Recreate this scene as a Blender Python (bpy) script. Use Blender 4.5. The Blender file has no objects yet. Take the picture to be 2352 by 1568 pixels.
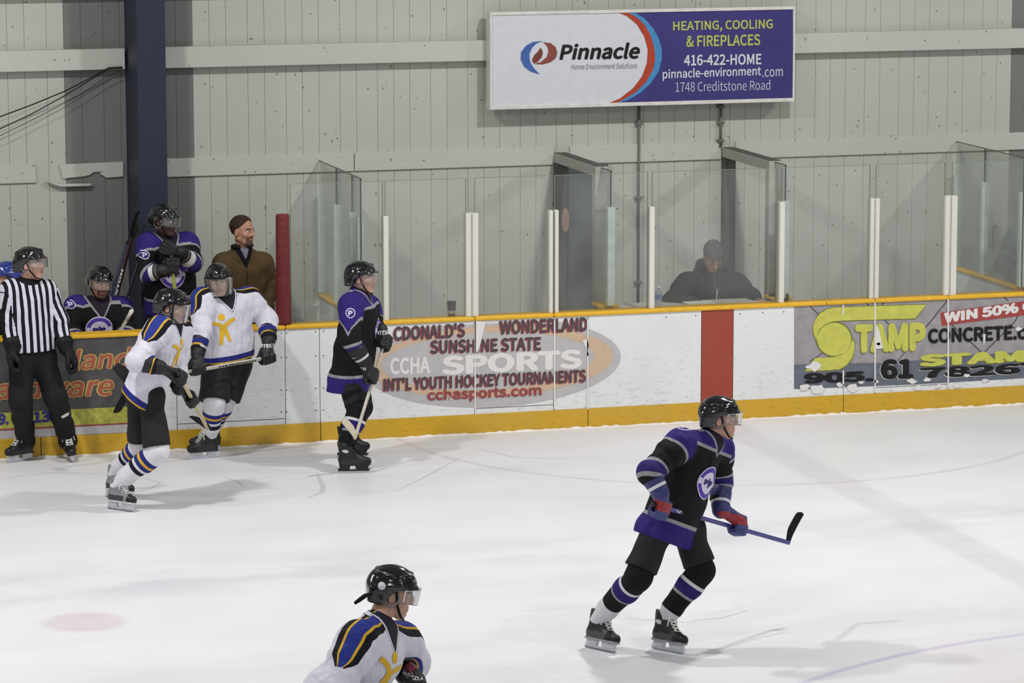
import bpy, bmesh, math, random
import numpy as np
from mathutils import Vector, Matrix
from mathutils.bvhtree import BVHTree
from mathutils.geometry import tessellate_polygon

SC = bpy.context.scene
COL = SC.collection
random.seed(7)
RNG = np.random.RandomState(7)

# ------------------------------------------------------------------ camera
IMG_W, IMG_H = 2352.0, 1568.0
FOC = 8117.96
YAW, PITCH, ROLL = 0.286758, 0.156859, -0.00069
CAM = np.array([0.0, -30.3605, 5.83675])
_cy, _sy, _cp, _sp = math.cos(YAW), math.sin(YAW), math.cos(PITCH), math.sin(PITCH)
FW = np.array([_sy * _cp, _cy * _cp, -_sp])
_r = np.array([_cy, -_sy, 0.0]); _u = np.cross(_r, FW)
RT = math.cos(ROLL) * _r + math.sin(ROLL) * _u
UPV = -math.sin(ROLL) * _r + math.cos(ROLL) * _u
cam_data = bpy.data.cameras.new('camera')
cam_data.sensor_width = 36.0
cam_data.lens = FOC / IMG_W * 36.0
cam_data.clip_start = 0.5
cam_data.clip_end = 300
cam = bpy.data.objects.new('camera', cam_data)
COL.objects.link(cam)
cam.matrix_world = Matrix(((RT[0], UPV[0], -FW[0], CAM[0]), (RT[1], UPV[1], -FW[1], CAM[1]),
                           (RT[2], UPV[2], -FW[2], CAM[2]), (0, 0, 0, 1)))
SC.camera = cam

# ------------------------------------------------------------------ light
world = bpy.data.worlds.new('hall_air'); SC.world = world
world.use_nodes = True
world.node_tree.nodes['Background'].inputs[0].default_value = (0.92, 0.95, 1.0, 1)
world.node_tree.nodes['Background'].inputs[1].default_value = 0.15
for (lx, ly) in [(-5.9, -5.2), (2.5, -5.2), (10.95, -5.2), (19.4, -5.2),
                 (-5.9, -14.0), (2.5, -14.0), (10.95, -14.0), (19.4, -14.0),
                 (2.5, -22.0), (10.95, -22.0)]:
    ld = bpy.data.lights.new('hall_lamp', 'AREA')
    ld.shape = 'DISK'; ld.size = 0.55
    ld.energy = 365.0 if ly > -8 else 140.0
    ld.color = (1.0, 0.985, 0.96)
    lo = bpy.data.objects.new('hall_lamp', ld)
    lo.location = (lx, ly, 8.2)
    COL.objects.link(lo)
SC.view_settings.view_transform = 'Standard'
SC.view_settings.look = 'None'
SC.view_settings.gamma = 1.0
SC.view_settings.use_curve_mapping = False
SC.view_settings.exposure = 0.25

# ------------------------------------------------------------------ helpers
def V(*a): return np.array(a, float)
def nrm(v):
    v = np.asarray(v, float); return v / max(1e-9, np.linalg.norm(v))
def at(x, y, Y=0.0):
    d = (x - IMG_W / 2) / FOC * RT - (y - IMG_H / 2) / FOC * UPV + FW
    return CAM + d * ((Y - CAM[1]) / d[1])
def atz(x, y, z=0.0):
    d = (x - IMG_W / 2) / FOC * RT - (y - IMG_H / 2) / FOC * UPV + FW
    return CAM + d * ((z - CAM[2]) / d[2])
def bx(px, py=830, Y=0.0): return at(px, py, Y)[0]
CR = nrm(V(_cy, -_sy, 0)); CT = nrm(V(-_sy, -_cy, 0))
def dirA(a, pitch=0.0):
    a = math.radians(a); p = math.radians(pitch)
    h = math.cos(a) * CR + math.sin(a) * CT
    return nrm(h * math.cos(p) + V(0, 0, 1) * math.sin(p))

def tag(o, label=None, cat=None, group=None, kind=None):
    if label: o['label'] = label
    if cat: o['category'] = cat
    if group: o['group'] = group
    if kind: o['kind'] = kind
    return o
def empty(name, loc, label=None, cat=None, group=None, kind=None):
    o = bpy.data.objects.new(name, None); COL.objects.link(o)
    o.location = tuple(loc); o.empty_display_size = 0.1
    return tag(o, label, cat, group, kind)
def world_loc(o):
    l = np.zeros(3)
    while o is not None:
        l = l + np.array(o.location); o = o.parent
    return l
def mesh_np(name, v, f, smooth=False):
    me = bpy.data.meshes.new(name)
    v = np.asarray(v, np.float32)
    if isinstance(f, np.ndarray) and f.ndim == 2:
        n, k = f.shape
        me.vertices.add(len(v)); me.vertices.foreach_set('co', v.ravel())
        me.loops.add(n * k); me.loops.foreach_set('vertex_index', f.astype(np.int32).ravel())
        me.polygons.add(n); me.polygons.foreach_set('loop_start', np.arange(0, n * k, k, dtype=np.int32))
        me.update(calc_edges=True)
    else:
        me.from_pydata([tuple(map(float, p)) for p in v], [], [tuple(map(int, q)) for q in f])
        me.update()
    if smooth:
        me.polygons.foreach_set('use_smooth', np.ones(len(me.polygons), bool))
    return me
def link(name, me, mat, parent=None, loc=None):
    """object in the scene; loc relative to the parent"""
    o = bpy.data.objects.new(name, me); COL.objects.link(o)
    if mat is not None and len(me.materials) == 0: me.materials.append(mat)
    if parent is not None: o.parent = parent
    if loc is not None: o.location = tuple(loc)
    return o
def add(name, v, f, mat, parent=None, smooth=False):
    """v in world coordinates"""
    v = np.asarray(v, float)
    if parent is None:
        base = V((v[:, 0].min() + v[:, 0].max()) / 2, (v[:, 1].min() + v[:, 1].max()) / 2, v[:, 2].min())
        return link(name, mesh_np(name, v - base, f, smooth), mat, None, base)
    return link(name, mesh_np(name, v - world_loc(parent), f, smooth), mat, parent)

class MB:
    def __init__(s): s.v = []; s.f = []
    def put(s, v, f):
        n = len(s.v); s.v += [tuple(p) for p in v]; s.f += [tuple(i + n for i in q) for q in f]; return s
    def box(s, lo, hi, b=0.0):
        x0, y0, z0 = lo; x1, y1, z1 = hi
        if b > 0:
            m = bmesh.new(); bmesh.ops.create_cube(m, size=1)
            for q in m.verts:
                q.co = Vector(((x0 + x1) / 2 + q.co.x * (x1 - x0), (y0 + y1) / 2 + q.co.y * (y1 - y0), (z0 + z1) / 2 + q.co.z * (z1 - z0)))
            bmesh.ops.bevel(m, geom=list(m.edges), offset=b, segments=2, affect='EDGES', profile=0.5)
            m.verts.index_update()
            s.put([tuple(q.co) for q in m.verts], [[w.index for w in q.verts] for q in m.faces]); m.free(); return s
        v = [(x0, y0, z0), (x1, y0, z0), (x1, y1, z0), (x0, y1, z0), (x0, y0, z1), (x1, y0, z1), (x1, y1, z1), (x0, y1, z1)]
        return s.put(v, [(0, 3, 2, 1), (4, 5, 6, 7), (0, 1, 5, 4), (1, 2, 6, 5), (2, 3, 7, 6), (3, 0, 4, 7)])
    def prism(s, poly, o, ax, ay, an, t):
        """2D outline poly in plane (ax,ay) at o, thickness t along an (centred)"""
        n = len(poly); o = np.asarray(o, float)
        v = [o + p[0] * ax + p[1] * ay - an * t / 2 for p in poly] + [o + p[0] * ax + p[1] * ay + an * t / 2 for p in poly]
        f = [tuple(range(n))[::-1], tuple(range(n, 2 * n))] + [(i, (i + 1) % n, n + (i + 1) % n, n + i) for i in range(n)]
        return s.put(v, f)
    def tube(s, pts, r, n=8, cap=True):
        pts = [np.asarray(p, float) for p in pts]; m = len(pts)
        rr = r if hasattr(r, '__len__') else [r] * m
        v = []; prev = None
        for i, p in enumerate(pts):
            t = nrm(pts[min(i + 1, m - 1)] - pts[max(i - 1, 0)])
            a = prev if prev is not None else (V(0, 0, 1) if abs(t[2]) < 0.9 else V(1, 0, 0))
            a = nrm(a - t * np.dot(a, t)); prev = a; b = np.cross(t, a)
            for k in range(n):
                c = 2 * math.pi * k / n; v.append(p + (a * math.cos(c) + b * math.sin(c)) * rr[i])
        f = []
        for i in range(m - 1):
            for k in range(n):
                f.append((i * n + k, i * n + (k + 1) % n, (i + 1) * n + (k + 1) % n, (i + 1) * n + k))
        if cap: f += [tuple(range(n))[::-1], tuple(range((m - 1) * n, m * n))]
        return s.put(v, f)
    def lathe(s, prof, c, n=20):
        c = np.asarray(c, float); v = []; m = len(prof)
        for (r, z) in prof:
            for k in range(n):
                a = 2 * math.pi * k / n; v.append(c + V(r * math.cos(a), r * math.sin(a), z))
        f = [(i * n + k, i * n + (k + 1) % n, (i + 1) * n + (k + 1) % n, (i + 1) * n + k) for i in range(m - 1) for k in range(n)]
        f += [tuple(range(n))[::-1], tuple(range((m - 1) * n, m * n))]
        return s.put(v, f)
    def build(s, name, mat, parent=None, smooth=False): return add(name, np.array(s.v), s.f, mat, parent, smooth)

# ------------------------------------------------------------------ materials
def srgb(r, g, b):
    f = lambda c: (c / 255 / 12.92) if c / 255 <= 0.04045 else ((c / 255 + 0.055) / 1.055) ** 2.4
    return (f(r), f(g), f(b), 1.0)
class NT:
    def __init__(s, name):
        s.m = bpy.data.materials.new(name); s.m.use_nodes = True; s.t = s.m.node_tree
        s.b = s.t.nodes['Principled BSDF']
    def n(s, kind, **kw):
        x = s.t.nodes.new(kind)
        for k, v in kw.items(): setattr(x, k, v)
        return x
    def l(s, a, b): s.t.links.new(a, b)
    def math(s, op, a, b=None, c=None, clamp=False):
        x = s.n('ShaderNodeMath', operation=op); x.use_clamp = clamp
        for i, q in enumerate((a, b, c)):
            if q is None: continue
            if isinstance(q, (int, float)): x.inputs[i].default_value = q
            else: s.l(q, x.inputs[i])
        return x.outputs[0]
    def mix(s, fac, a, b):
        x = s.n('ShaderNodeMix', data_type='RGBA')
        for i, q in ((0, fac), (6, a), (7, b)):
            if isinstance(q, (int, float)): x.inputs[i].default_value = q
            elif isinstance(q, tuple): x.inputs[i].default_value = q
            else: s.l(q, x.inputs[i])
        return x.outputs[2]
    def pos(s): return s.n('ShaderNodeNewGeometry').outputs['Position']
    def noise(s, scale, detail=2, vec=None, stretch=None, rough=0.5):
        x = s.n('ShaderNodeTexNoise'); x.inputs['Scale'].default_value = scale; x.inputs['Detail'].default_value = detail
        x.inputs['Roughness'].default_value = rough
        v = vec if vec is not None else s.pos()
        if stretch:
            mp = s.n('ShaderNodeMapping'); mp.inputs['Scale'].default_value = stretch; s.l(v, mp.inputs[0]); v = mp.outputs[0]
        s.l(v, x.inputs['Vector']); return x.outputs['Fac']
    def ramp(s, fac, lo, hi):
        x = s.n('ShaderNodeMapRange'); x.inputs[1].default_value = lo; x.inputs[2].default_value = hi
        s.l(fac, x.inputs[0]); return x.outputs[0]
    def bump(s, h, strength=0.3, dist=0.01):
        x = s.n('ShaderNodeBump'); x.inputs['Strength'].default_value = strength; x.inputs['Distance'].default_value = dist
        s.l(h, x.inputs['Height']); s.l(x.outputs[0], s.b.inputs['Normal'])
    def fin(s, col=None, rough=0.6, spec=0.5, metal=0.0, coat=0.0):
        if col is not None:
            if isinstance(col, tuple): s.b.inputs['Base Color'].default_value = col
            else: s.l(col, s.b.inputs['Base Color'])
        if isinstance(rough, (int, float)): s.b.inputs['Roughness'].default_value = rough
        else: s.l(rough, s.b.inputs['Roughness'])
        s.b.inputs['Specular IOR Level'].default_value = spec
        s.b.inputs['Metallic'].default_value = metal
        s.b.inputs['Coat Weight'].default_value = coat
        return s.m
_MC = {}
def plain(name, rgb, rough=0.6, spec=0.4, metal=0.0, coat=0.0, var=0.06, scale=14.0):
    if name in _MC: return _MC[name]
    t = NT(name); c = srgb(*rgb)
    nz = t.noise(scale, 3)
    d = tuple(max(0, x * (1 - var * 2)) for x in c[:3]) + (1,); e = tuple(min(1, x * (1 + var)) for x in c[:3]) + (1,)
    _MC[name] = t.fin(t.mix(t.ramp(nz, 0.3, 0.7), d, e), rough, spec, metal, coat); return _MC[name]
def layered(name, base, layers, rough=0.75, wrinkle=0.5, spec=0.25, var=0.08, wscale=13.0, sheen=0.0):
    """colour zones sewn or printed on a garment; each zone is the positive side of a vertex attribute"""
    if name in _MC: return _MC[name]
    t = NT(name); col = srgb(*base)
    for i, c in enumerate(layers):
        a = t.n('ShaderNodeAttribute', attribute_name='zone%d' % i)
        f = t.math('GREATER_THAN', a.outputs['Fac'], 0.0)
        col = t.mix(f, col, srgb(*c))
    nz = t.noise(90.0, 2)
    hv = t.n('ShaderNodeHueSaturation'); t.l(t.math('MULTIPLY_ADD', nz, var * 2, 1 - var), hv.inputs['Value'])
    if isinstance(col, tuple): hv.inputs['Color'].default_value = col
    else: t.l(col, hv.inputs['Color'])
    w = t.math('ADD', t.noise(wscale, 2, stretch=(1, 1, 0.45)), t.math('MULTIPLY', t.noise(160, 1), 0.06))
    t.bump(w, wrinkle, 0.05)
    t.fin(hv.outputs[0], rough, spec); _MC[name] = t.m; return t.m
def glassy(name, tint=(0.90, 0.95, 0.93), gloss=0.05, haze=0.03, hcol=(0.75, 0.8, 0.78)):
    if name in _MC: return _MC[name]
    t = NT(name); t.t.nodes.remove(t.b)
    tr = t.n('ShaderNodeBsdfTransparent'); tr.inputs[0].default_value = tint + (1,)
    gl = t.n('ShaderNodeBsdfGlossy'); gl.inputs['Roughness'].default_value = 0.04
    df = t.n('ShaderNodeBsdfDiffuse'); df.inputs[0].default_value = hcol + (1,)
    fr = t.n('ShaderNodeFresnel'); fr.inputs[0].default_value = 1.25
    m1 = t.n('ShaderNodeMixShader'); m2 = t.n('ShaderNodeMixShader')
    sm = t.ramp(t.noise(2.5, 4, stretch=(1, 1, 0.6)), 0.4, 0.75)
    t.l(t.math('MULTIPLY_ADD', sm, haze, haze * 0.6), m1.inputs[0]); t.l(tr.outputs[0], m1.inputs[1]); t.l(df.outputs[0], m1.inputs[2])
    t.l(t.math('MULTIPLY_ADD', fr.outputs[0], 0.6, gloss * 0.3), m2.inputs[0]); t.l(m1.outputs[0], m2.inputs[1]); t.l(gl.outputs[0], m2.inputs[2])
    t.l(m2.outputs[0], t.t.nodes['Material Output'].inputs[0]); _MC[name] = t.m; return t.m

def mat_wall(name, rgb):
    t = NT(name); c = srgb(*rgb)
    big = t.noise(0.7, 3); col = t.mix(t.ramp(big, 0.3, 0.7), tuple(x * 0.93 for x in c[:3]) + (1,), c)
    sep = t.n('ShaderNodeSeparateXYZ'); t.l(t.pos(), sep.inputs[0])
    for (sc_, rx, rot, rad, lo_, k_) in ((5.2, 1.0, 0.5, 0.050, 0.42, 0.7), (2.6, 2.2, -0.7, 0.055, 0.50, 0.6), (9.0, 1.3, 0.2, 0.045, 0.50, 0.5)):
        cb = t.n('ShaderNodeCombineXYZ'); t.l(sep.outputs[0], cb.inputs[0]); t.l(sep.outputs[2], cb.inputs[1])
        mp = t.n('ShaderNodeMapping'); mp.inputs['Rotation'].default_value = (0, 0, rot); mp.inputs['Scale'].default_value = (rx, 1, 1); t.l(cb.outputs[0], mp.inputs[0])
        sp = t.n('ShaderNodeTexVoronoi', voronoi_dimensions='2D'); sp.inputs['Scale'].default_value = sc_; t.l(mp.outputs[0], sp.inputs['Vector'])
        hit = t.math('LESS_THAN', sp.outputs['Distance'], t.math('MULTIPLY', t.ramp(t.noise(2.7 + sc_ * 0.3, 1), lo_, lo_ + 0.22), rad))
        col = t.mix(t.math('MULTIPLY', hit, k_), col, srgb(84, 80, 74))
    s2 = t.noise(24, 3, stretch=(1, 1, 0.35)); col = t.mix(t.math('MULTIPLY', t.ramp(s2, 0.72, 0.8), 0.35), col, srgb(90, 86, 78))
    t.bump(t.noise(40, 2), 0.12, 0.01)
    return t.fin(col, 0.62, 0.3)
def mat_board(name, rgb, dirt=1.0, scuff=(70, 70, 75)):
    t = NT(name); c = srgb(*rgb)
    p = t.pos(); z = t.n('ShaderNodeSeparateXYZ'); t.l(p, z.inputs[0])
    low = t.math('SUBTRACT', 1.05, z.outputs[2], clamp=True)
    a = t.noise(9, 4, stretch=(0.55, 1, 3.2), rough=0.7); b = t.noise(26, 3, stretch=(0.5, 1, 2.2), rough=0.6)
    m1 = t.math('MULTIPLY', t.ramp(a, 0.54, 0.70), t.math('MULTIPLY', low, 0.28 * dirt))
    m2 = t.math('MULTIPLY', t.ramp(b, 0.60, 0.68), t.math('MULTIPLY_ADD', low, 0.50 * dirt, 0.05))
    col = t.mix(t.math('MAXIMUM', m1, m2), c, srgb(*scuff))
    g = t.noise(1.3, 3); col = t.mix(t.math('MULTIPLY', t.ramp(g, 0.35, 0.7), 0.10), col, srgb(150, 148, 140))
    return t.fin(col, 0.42, 0.4)

M_WALL = mat_wall('painted_siding', (191, 193, 183))
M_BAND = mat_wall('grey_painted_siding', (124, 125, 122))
M_RAIL = mat_wall('painted_rail', (197, 199, 189))
M_BLUE = plain('blue_steel', (46, 51, 68), 0.5, 0.3, var=0.10, scale=40)
M_BOARD = mat_board('white_board', (229, 231, 231))
M_YELLOW = mat_board('yellow_kick', (207, 163, 38), 0.5, (90, 60, 20))
M_CAP = plain('yellow_cap', (232, 180, 42), 0.4, 0.4, var=0.05)
M_REDSTRIPE = mat_board('red_stripe', (158, 66, 50), 0.4, (110, 50, 40))
M_POST = mat_board('white_post', (222, 220, 210), 0.8)
M_POSTB = plain('pale_green_post', (196, 206, 198), 0.5, 0.3)
M_GLASS = glassy('rink_glass', (0.982, 0.992, 0.987), 0.03, 0.045, (0.88, 0.92, 0.90))
M_EDGE = plain('glass_edge', (52, 66, 58), 0.3, 0.5)
M_EDGEL = plain('glass_edge_light', (128, 142, 130), 0.4, 0.5)
M_ALU = plain('grey_frame', (172, 170, 162), 0.5, 0.4)
M_DARKALU = plain('dark_frame', (84, 84, 80), 0.55, 0.3)
M_PAD = plain('red_pad', (112, 40, 43), 0.55, 0.35, var=0.12, scale=25)
M_PIPE = plain('grey_conduit', (112, 110, 104), 0.5, 0.4)
M_BLACK = plain('black_print', (28, 26, 28), 0.5, 0.3)
M_GREYPR = plain('dark_grey_print', (92, 84, 88), 0.5, 0.3)
M_WHITEPR = plain('white_print', (226, 223, 222), 0.45, 0.3, var=0.02)
M_RED = plain('red_print', (166, 72, 68), 0.5, 0.3)
M_MAROON = plain('maroon_print', (152, 74, 78), 0.5, 0.3)
M_SPORTGREY = plain('grey_oval', (186, 184, 184), 0.5, 0.3, var=0.03)
M_TAN = plain('tan_oval', (206, 178, 150), 0.5, 0.3, var=0.04)
M_LIME = plain('lime_print', (200, 199, 92), 0.5, 0.3, var=0.06)
M_OLIVE = plain('olive_print', (120, 122, 60), 0.5, 0.3)
M_CEMENT = plain('stamped_grey', (158, 154, 156), 0.6, 0.3, var=0.10, scale=9)
M_SLATE = plain('slate_print', (104, 110, 122), 0.55, 0.3, var=0.09, scale=18)
M_JOINT = plain('stamp_joint', (76, 74, 80), 0.7, 0.2)
M_ADDARK = plain('charcoal_print', (84, 82, 82), 0.55, 0.3, var=0.14, scale=7)
M_SALMON = plain('salmon_print', (172, 92, 76), 0.5, 0.3)
M_GOLDPR = plain('gold_print', (196, 170, 96), 0.5, 0.3)
M_LIMEAD = plain('yellow_green_print', (180, 178, 78), 0.5, 0.3, var=0.18, scale=22)
M_NAVYPR = plain('navy_print', (62, 58, 130), 0.5, 0.3)
M_SIGNWHITE = plain('sign_white', (214, 216, 222), 0.4, 0.4, var=0.02)
M_SIGNBLUE = plain('sign_blue', (62, 57, 122), 0.4, 0.4, var=0.06, scale=5)
M_SIGNRED = plain('sign_red', (180, 66, 44), 0.4, 0.4)
M_SIGNCYAN = plain('sign_cyan', (72, 142, 196), 0.4, 0.4)
M_SIGNFRAME = plain('sign_frame', (222, 220, 212), 0.4, 0.5)
M_SIGNLIME = plain('sign_lime', (186, 194, 96), 0.4, 0.4)
M_CABLE = plain('black_cable', (40, 38, 36), 0.6, 0.2)
M_STEEL = plain('blade_steel', (200, 204, 210), 0.22, 0.5, 0.9)
M_HOLDW = plain('white_plastic', (214, 216, 222), 0.35, 0.5)
M_HOLDB = plain('black_plastic', (24, 24, 26), 0.35, 0.5)
M_LACE = plain('lace_white', (222, 220, 214), 0.8, 0.2)
M_HELM = plain('gloss_black_shell', (16, 16, 19), 0.16, 0.6, coat=0.4)
M_HELMBLUE = plain('gloss_blue_shell', (36, 52, 132), 0.2, 0.6, coat=0.4)
M_STRAP = plain('black_webbing', (20, 20, 22), 0.8, 0.2)
M_CLEARP = plain('ear_plastic', (120, 122, 128), 0.2, 0.6)
M_VISOR = glassy('clear_visor', (0.93, 0.95, 0.95), 0.10, 0.04, (0.85, 0.88, 0.9))
M_EYEW = plain('eye_white', (214, 206, 198), 0.3, 0.5)
M_EYED = plain('eye_iris', (44, 32, 26), 0.2, 0.6)
M_PURPLE = plain('purple_patch', (88, 62, 168), 0.6, 0.25)
M_LILAC = plain('pale_patch', (222, 214, 234), 0.6, 0.25, var=0.02)
M_DPURPLE = plain('deep_purple_patch', (52, 36, 120), 0.6, 0.25)
M_GOLD = plain('gold_patch', (224, 178, 44), 0.6, 0.25, var=0.05)
M_PAPER = plain('paper', (226, 224, 216), 0.8, 0.1, var=0.02)

# ------------------------------------------------------------------ text
_TX = {}
try:
    import os
    FONT = bpy.data.fonts.load(os.path.join(bpy.utils.system_resource('DATAFILES'), 'fonts', 'Noto Sans CJK Regular.woff2'))
except Exception:
    FONT = None
def text_mesh(body, bold=0.0, shear=0.0, space=1.0):
    key = (body, bold, shear, space)
    if key in _TX: return _TX[key]
    cu = bpy.data.curves.new('t', 'FONT'); cu.body = body; cu.offset = min(bold, 0.0); cu.shear = shear; cu.space_character = space
    cu.resolution_u = 4
    if FONT: cu.font = FONT
    cu.fill_mode = 'FRONT'
    ob = bpy.data.objects.new('t', cu); COL.objects.link(ob)
    dg = bpy.context.evaluated_depsgraph_get()
    me = bpy.data.meshes.new_from_object(ob.evaluated_get(dg))
    v = np.zeros(len(me.vertices) * 3, np.float32); me.vertices.foreach_get('co', v); v = v.reshape(-1, 3)[:, :2].astype(float)
    f = [tuple(p.vertices) for p in me.polygons]
    bpy.data.objects.remove(ob); bpy.data.curves.remove(cu); bpy.data.meshes.remove(me)
    nv = len(v)
    if bold > 0:      # heavier strokes: the same outline struck again all round
        n = len(v); vs = [v]; fs = list(f)
        for k in range(8):
            a = k * math.pi / 4; vs.append(v + np.array([math.cos(a), math.sin(a)]) * bold * 0.45); fs += [tuple(i + n * (k + 1) for i in q) for q in f]
        v = np.concatenate(vs, 0); f = fs
    lay = np.repeat(np.arange(len(v) // nv), nv).astype(float)
    lo = v.min(0); hi = v.max(0); v = np.concatenate([(v - lo) / (hi - lo), lay[:, None]], 1)
    _TX[key] = (v, f, (hi - lo)); return _TX[key]

def tessellate(vs):
    out = []
    for a, b, c in tessellate_polygon([vs]):
        cr = (vs[b] - vs[a]).cross(vs[c] - vs[a]).z
        if abs(cr) > 1e-12: out.append((a, b, c) if cr > 0 else (a, c, b))
    return out
def quad_px(corners, Y):
    """four pixel corners TL, TR, BR, BL seen on the plane Y -> world corners"""
    return [at(x, y, Y) for x, y in corners]
def text_on(name, body, corners, Y, mat, parent, bold=0.02, shear=0.0, space=1.0):
    v, f, _ = text_mesh(body, bold, shear, space)
    a, b, c, d = quad_px(corners, Y)
    w = np.array([(a * (1 - s) + b * s) * t + (d * (1 - s) + c * s) * (1 - t) for s, t in v[:, :2]]); w[:, 1] = Y - v[:, 2] * 0.00014
    return add(name, w, f, mat, parent)
def poly_on(name, pts, Y, mat, parent, t=0.0008):
    """flat printed shape from an outline on the plane Y (very thin film)"""
    w = [at(x, y, Y) for x, y in pts]
    v = np.array([(p[0], Y, p[2]) for p in w]); f = tessellate([Vector((p[0], p[2], 0)) for p in w])
    return add(name, v, f, mat, parent)
def ellipse_px(cx, cy, rx, ry, n=48, tilt=0.0, a0=0, a1=360):
    o = []
    for i in range(n):
        a = math.radians(a0 + (a1 - a0) * i / (n if a1 - a0 == 360 else n - 1))
        x, y = rx * math.cos(a), ry * math.sin(a); o.append((cx + x, cy + y + tilt * x))
    return o

# ================================================================== SETTING
XC = 10.93          # centre line of the rink
WALL_Y = 1.72

def mat_ice():
    t = NT('ice'); p = t.pos(); s = t.n('ShaderNodeSeparateXYZ'); t.l(p, s.inputs[0]); X, Y = s.outputs[0], s.outputs[1]
    base = t.mix(t.ramp(t.noise(0.35, 3), 0.3, 0.7), srgb(217, 219, 222), srgb(226, 226, 229))
    worn = t.ramp(t.noise(0.9, 4, stretch=(0.45, 1.2, 1)), 0.52, 0.72)
    band = t.math('SUBTRACT', 1.0, t.math('MULTIPLY', t.math('ABSOLUTE', t.math('ADD', Y, t.math('MULTIPLY_ADD', X, -0.06, 5.4))), 1.25), clamp=True)
    wornb = t.ramp(t.noise(1.5, 4, stretch=(0.6, 1.3, 1)), 0.40, 0.60)
    base = t.mix(t.math('MULTIPLY', worn, 0.22), base, srgb(190, 190, 197))
    base = t.mix(t.math('MULTIPLY', t.math('MULTIPLY', wornb, band), 0.42), base, srgb(176, 177, 187))
    # skate tracks: long thin scratches in two directions
    for (sx, sy, rot, k) in ((0.35, 16, 0.25, 0.25), (0.3, 12, -0.5, 0.18)):
        mp = t.n('ShaderNodeMapping'); mp.inputs['Rotation'].default_value = (0, 0, rot); mp.inputs['Scale'].default_value = (sx, sy, 1); t.l(p, mp.inputs[0])
        nz = t.noise(1.0, 3, vec=mp.outputs[0]); base = t.mix(t.math('MULTIPLY', t.ramp(nz, 0.60, 0.75), k), base, srgb(196, 196, 204))
    fade = t.math('MULTIPLY_ADD', t.noise(2.2, 3), 0.9, 0.15, clamp=True)
    # painted markings under the ice, blurred by snow
    def lineband(d, w, soft):
        return t.math('SUBTRACT', 1.0, t.math('DIVIDE', t.math('SUBTRACT', t.math('ABSOLUTE', d), w), soft), clamp=True)
    def put(mask, k, col):
        nonlocal base
        base = t.mix(t.math('MULTIPLY', t.math('MULTIPLY', mask, fade), k), base, srgb(*col))
    put(lineband(t.math('SUBTRACT', X, XC), 0.13, 0.09), 0.55, (192, 184, 194))
    def ring(cx, cy, r):
        dx = t.math('SUBTRACT', X, cx); dy = t.math('SUBTRACT', Y, cy)
        d = t.math('SQRT', t.math('ADD', t.math('MULTIPLY', dx, dx), t.math('MULTIPLY', dy, dy)))
        return t.math('SUBTRACT', d, r)
    put(lineband(ring(XC, 0, 3.05), 0.012, 0.03), 0.75, (192, 180, 190))
    put(lineband(ring(XC, -13.0, 4.62), 0.015, 0.03), 1.0, (186, 180, 212))
    dot = t.math('SUBTRACT', 1.0, t.math('DIVIDE', ring(3.974, -6.222, 0.24), 0.10), clamp=True)
    put(dot, 0.8, (200, 178, 184))
    pink = t.math('MULTIPLY', t.ramp(t.noise(0.8, 2), 0.5, 0.65), t.math('SUBTRACT', 1.0, t.math('MULTIPLY', t.math('ABSOLUTE', ring(XC + 0.5, -11.0, 2.2)), 0.6), clamp=True))
    put(pink, 0.35, (232, 196, 194))
    t.bump(t.math('ADD', t.noise(9, 4, stretch=(0.5, 2.5, 1)), t.noise(60, 2)), 0.05, 0.01)
    return t.fin(base, t.math('MULTIPLY_ADD', t.noise(1.2, 3), 0.35, 0.28), 0.35)
M_ICE = mat_ice()
tag(MB().box((-16, -40, -0.12), (34, 0.0, 0.0)).build('floor', M_ICE), 'white scuffed rink ice with faded markings', None, None, 'structure')
M_RUBBER = plain('rubber_floor', (58, 58, 60), 0.85, 0.2)
tag(MB().box((-4, 0.03, -0.12), (22, WALL_Y, 0.2)).build('floor', M_RUBBER), 'dark rubber floor of the benches behind the boards', None, None, 'structure')

# back wall: backing with one object for every plank of the siding
M_BACK = plain('siding_joint', (158, 156, 146), 0.9, 0.1)
wall = MB().box((-4, WALL_Y + 0.012, -0.12), (22, WALL_Y + 0.2, 6.2)).build('wall_back', M_BACK)
tag(wall, 'off-white painted vertical siding wall behind the benches', None, None, 'structure')
BX0, BX1, BX2 = 5.201, 6.394, 14.60
xs = [BX0]
wd = [0.157, 0.203, 0.157, 0.157, 0.203]
i = 0
while xs[-1] > 1.5: xs.append(xs[-1] - wd[i % 5]); i += 1
xs = xs[::-1]
i = 0
while xs[-1] < 16.6:
    nx = xs[-1] + wd[i % 5]; i += 1
    for b in (BX1, BX2):
        if xs[-1] < b - 1e-6 and nx > b - 0.05: nx = b if nx < b + 0.2 else nx
    xs.append(nx)
plank_mesh = {}
for x0, x1 in zip(xs[:-1], xs[1:]):
    xm = (x0 + x1) / 2
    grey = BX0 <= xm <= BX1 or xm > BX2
    w = round(x1 - x0, 3); key = (w, grey)
    if key not in plank_mesh:
        b = MB().box((-w / 2 + 0.0015, 0.0, 0), (w / 2 - 0.0015, 0.012, 6.2))
        plank_mesh[key] = mesh_np('plank', np.array(b.v), b.f)
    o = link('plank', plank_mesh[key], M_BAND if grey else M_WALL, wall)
    o.location = tuple(V(xm, WALL_Y, 0.0) - world_loc(wall))

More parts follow.
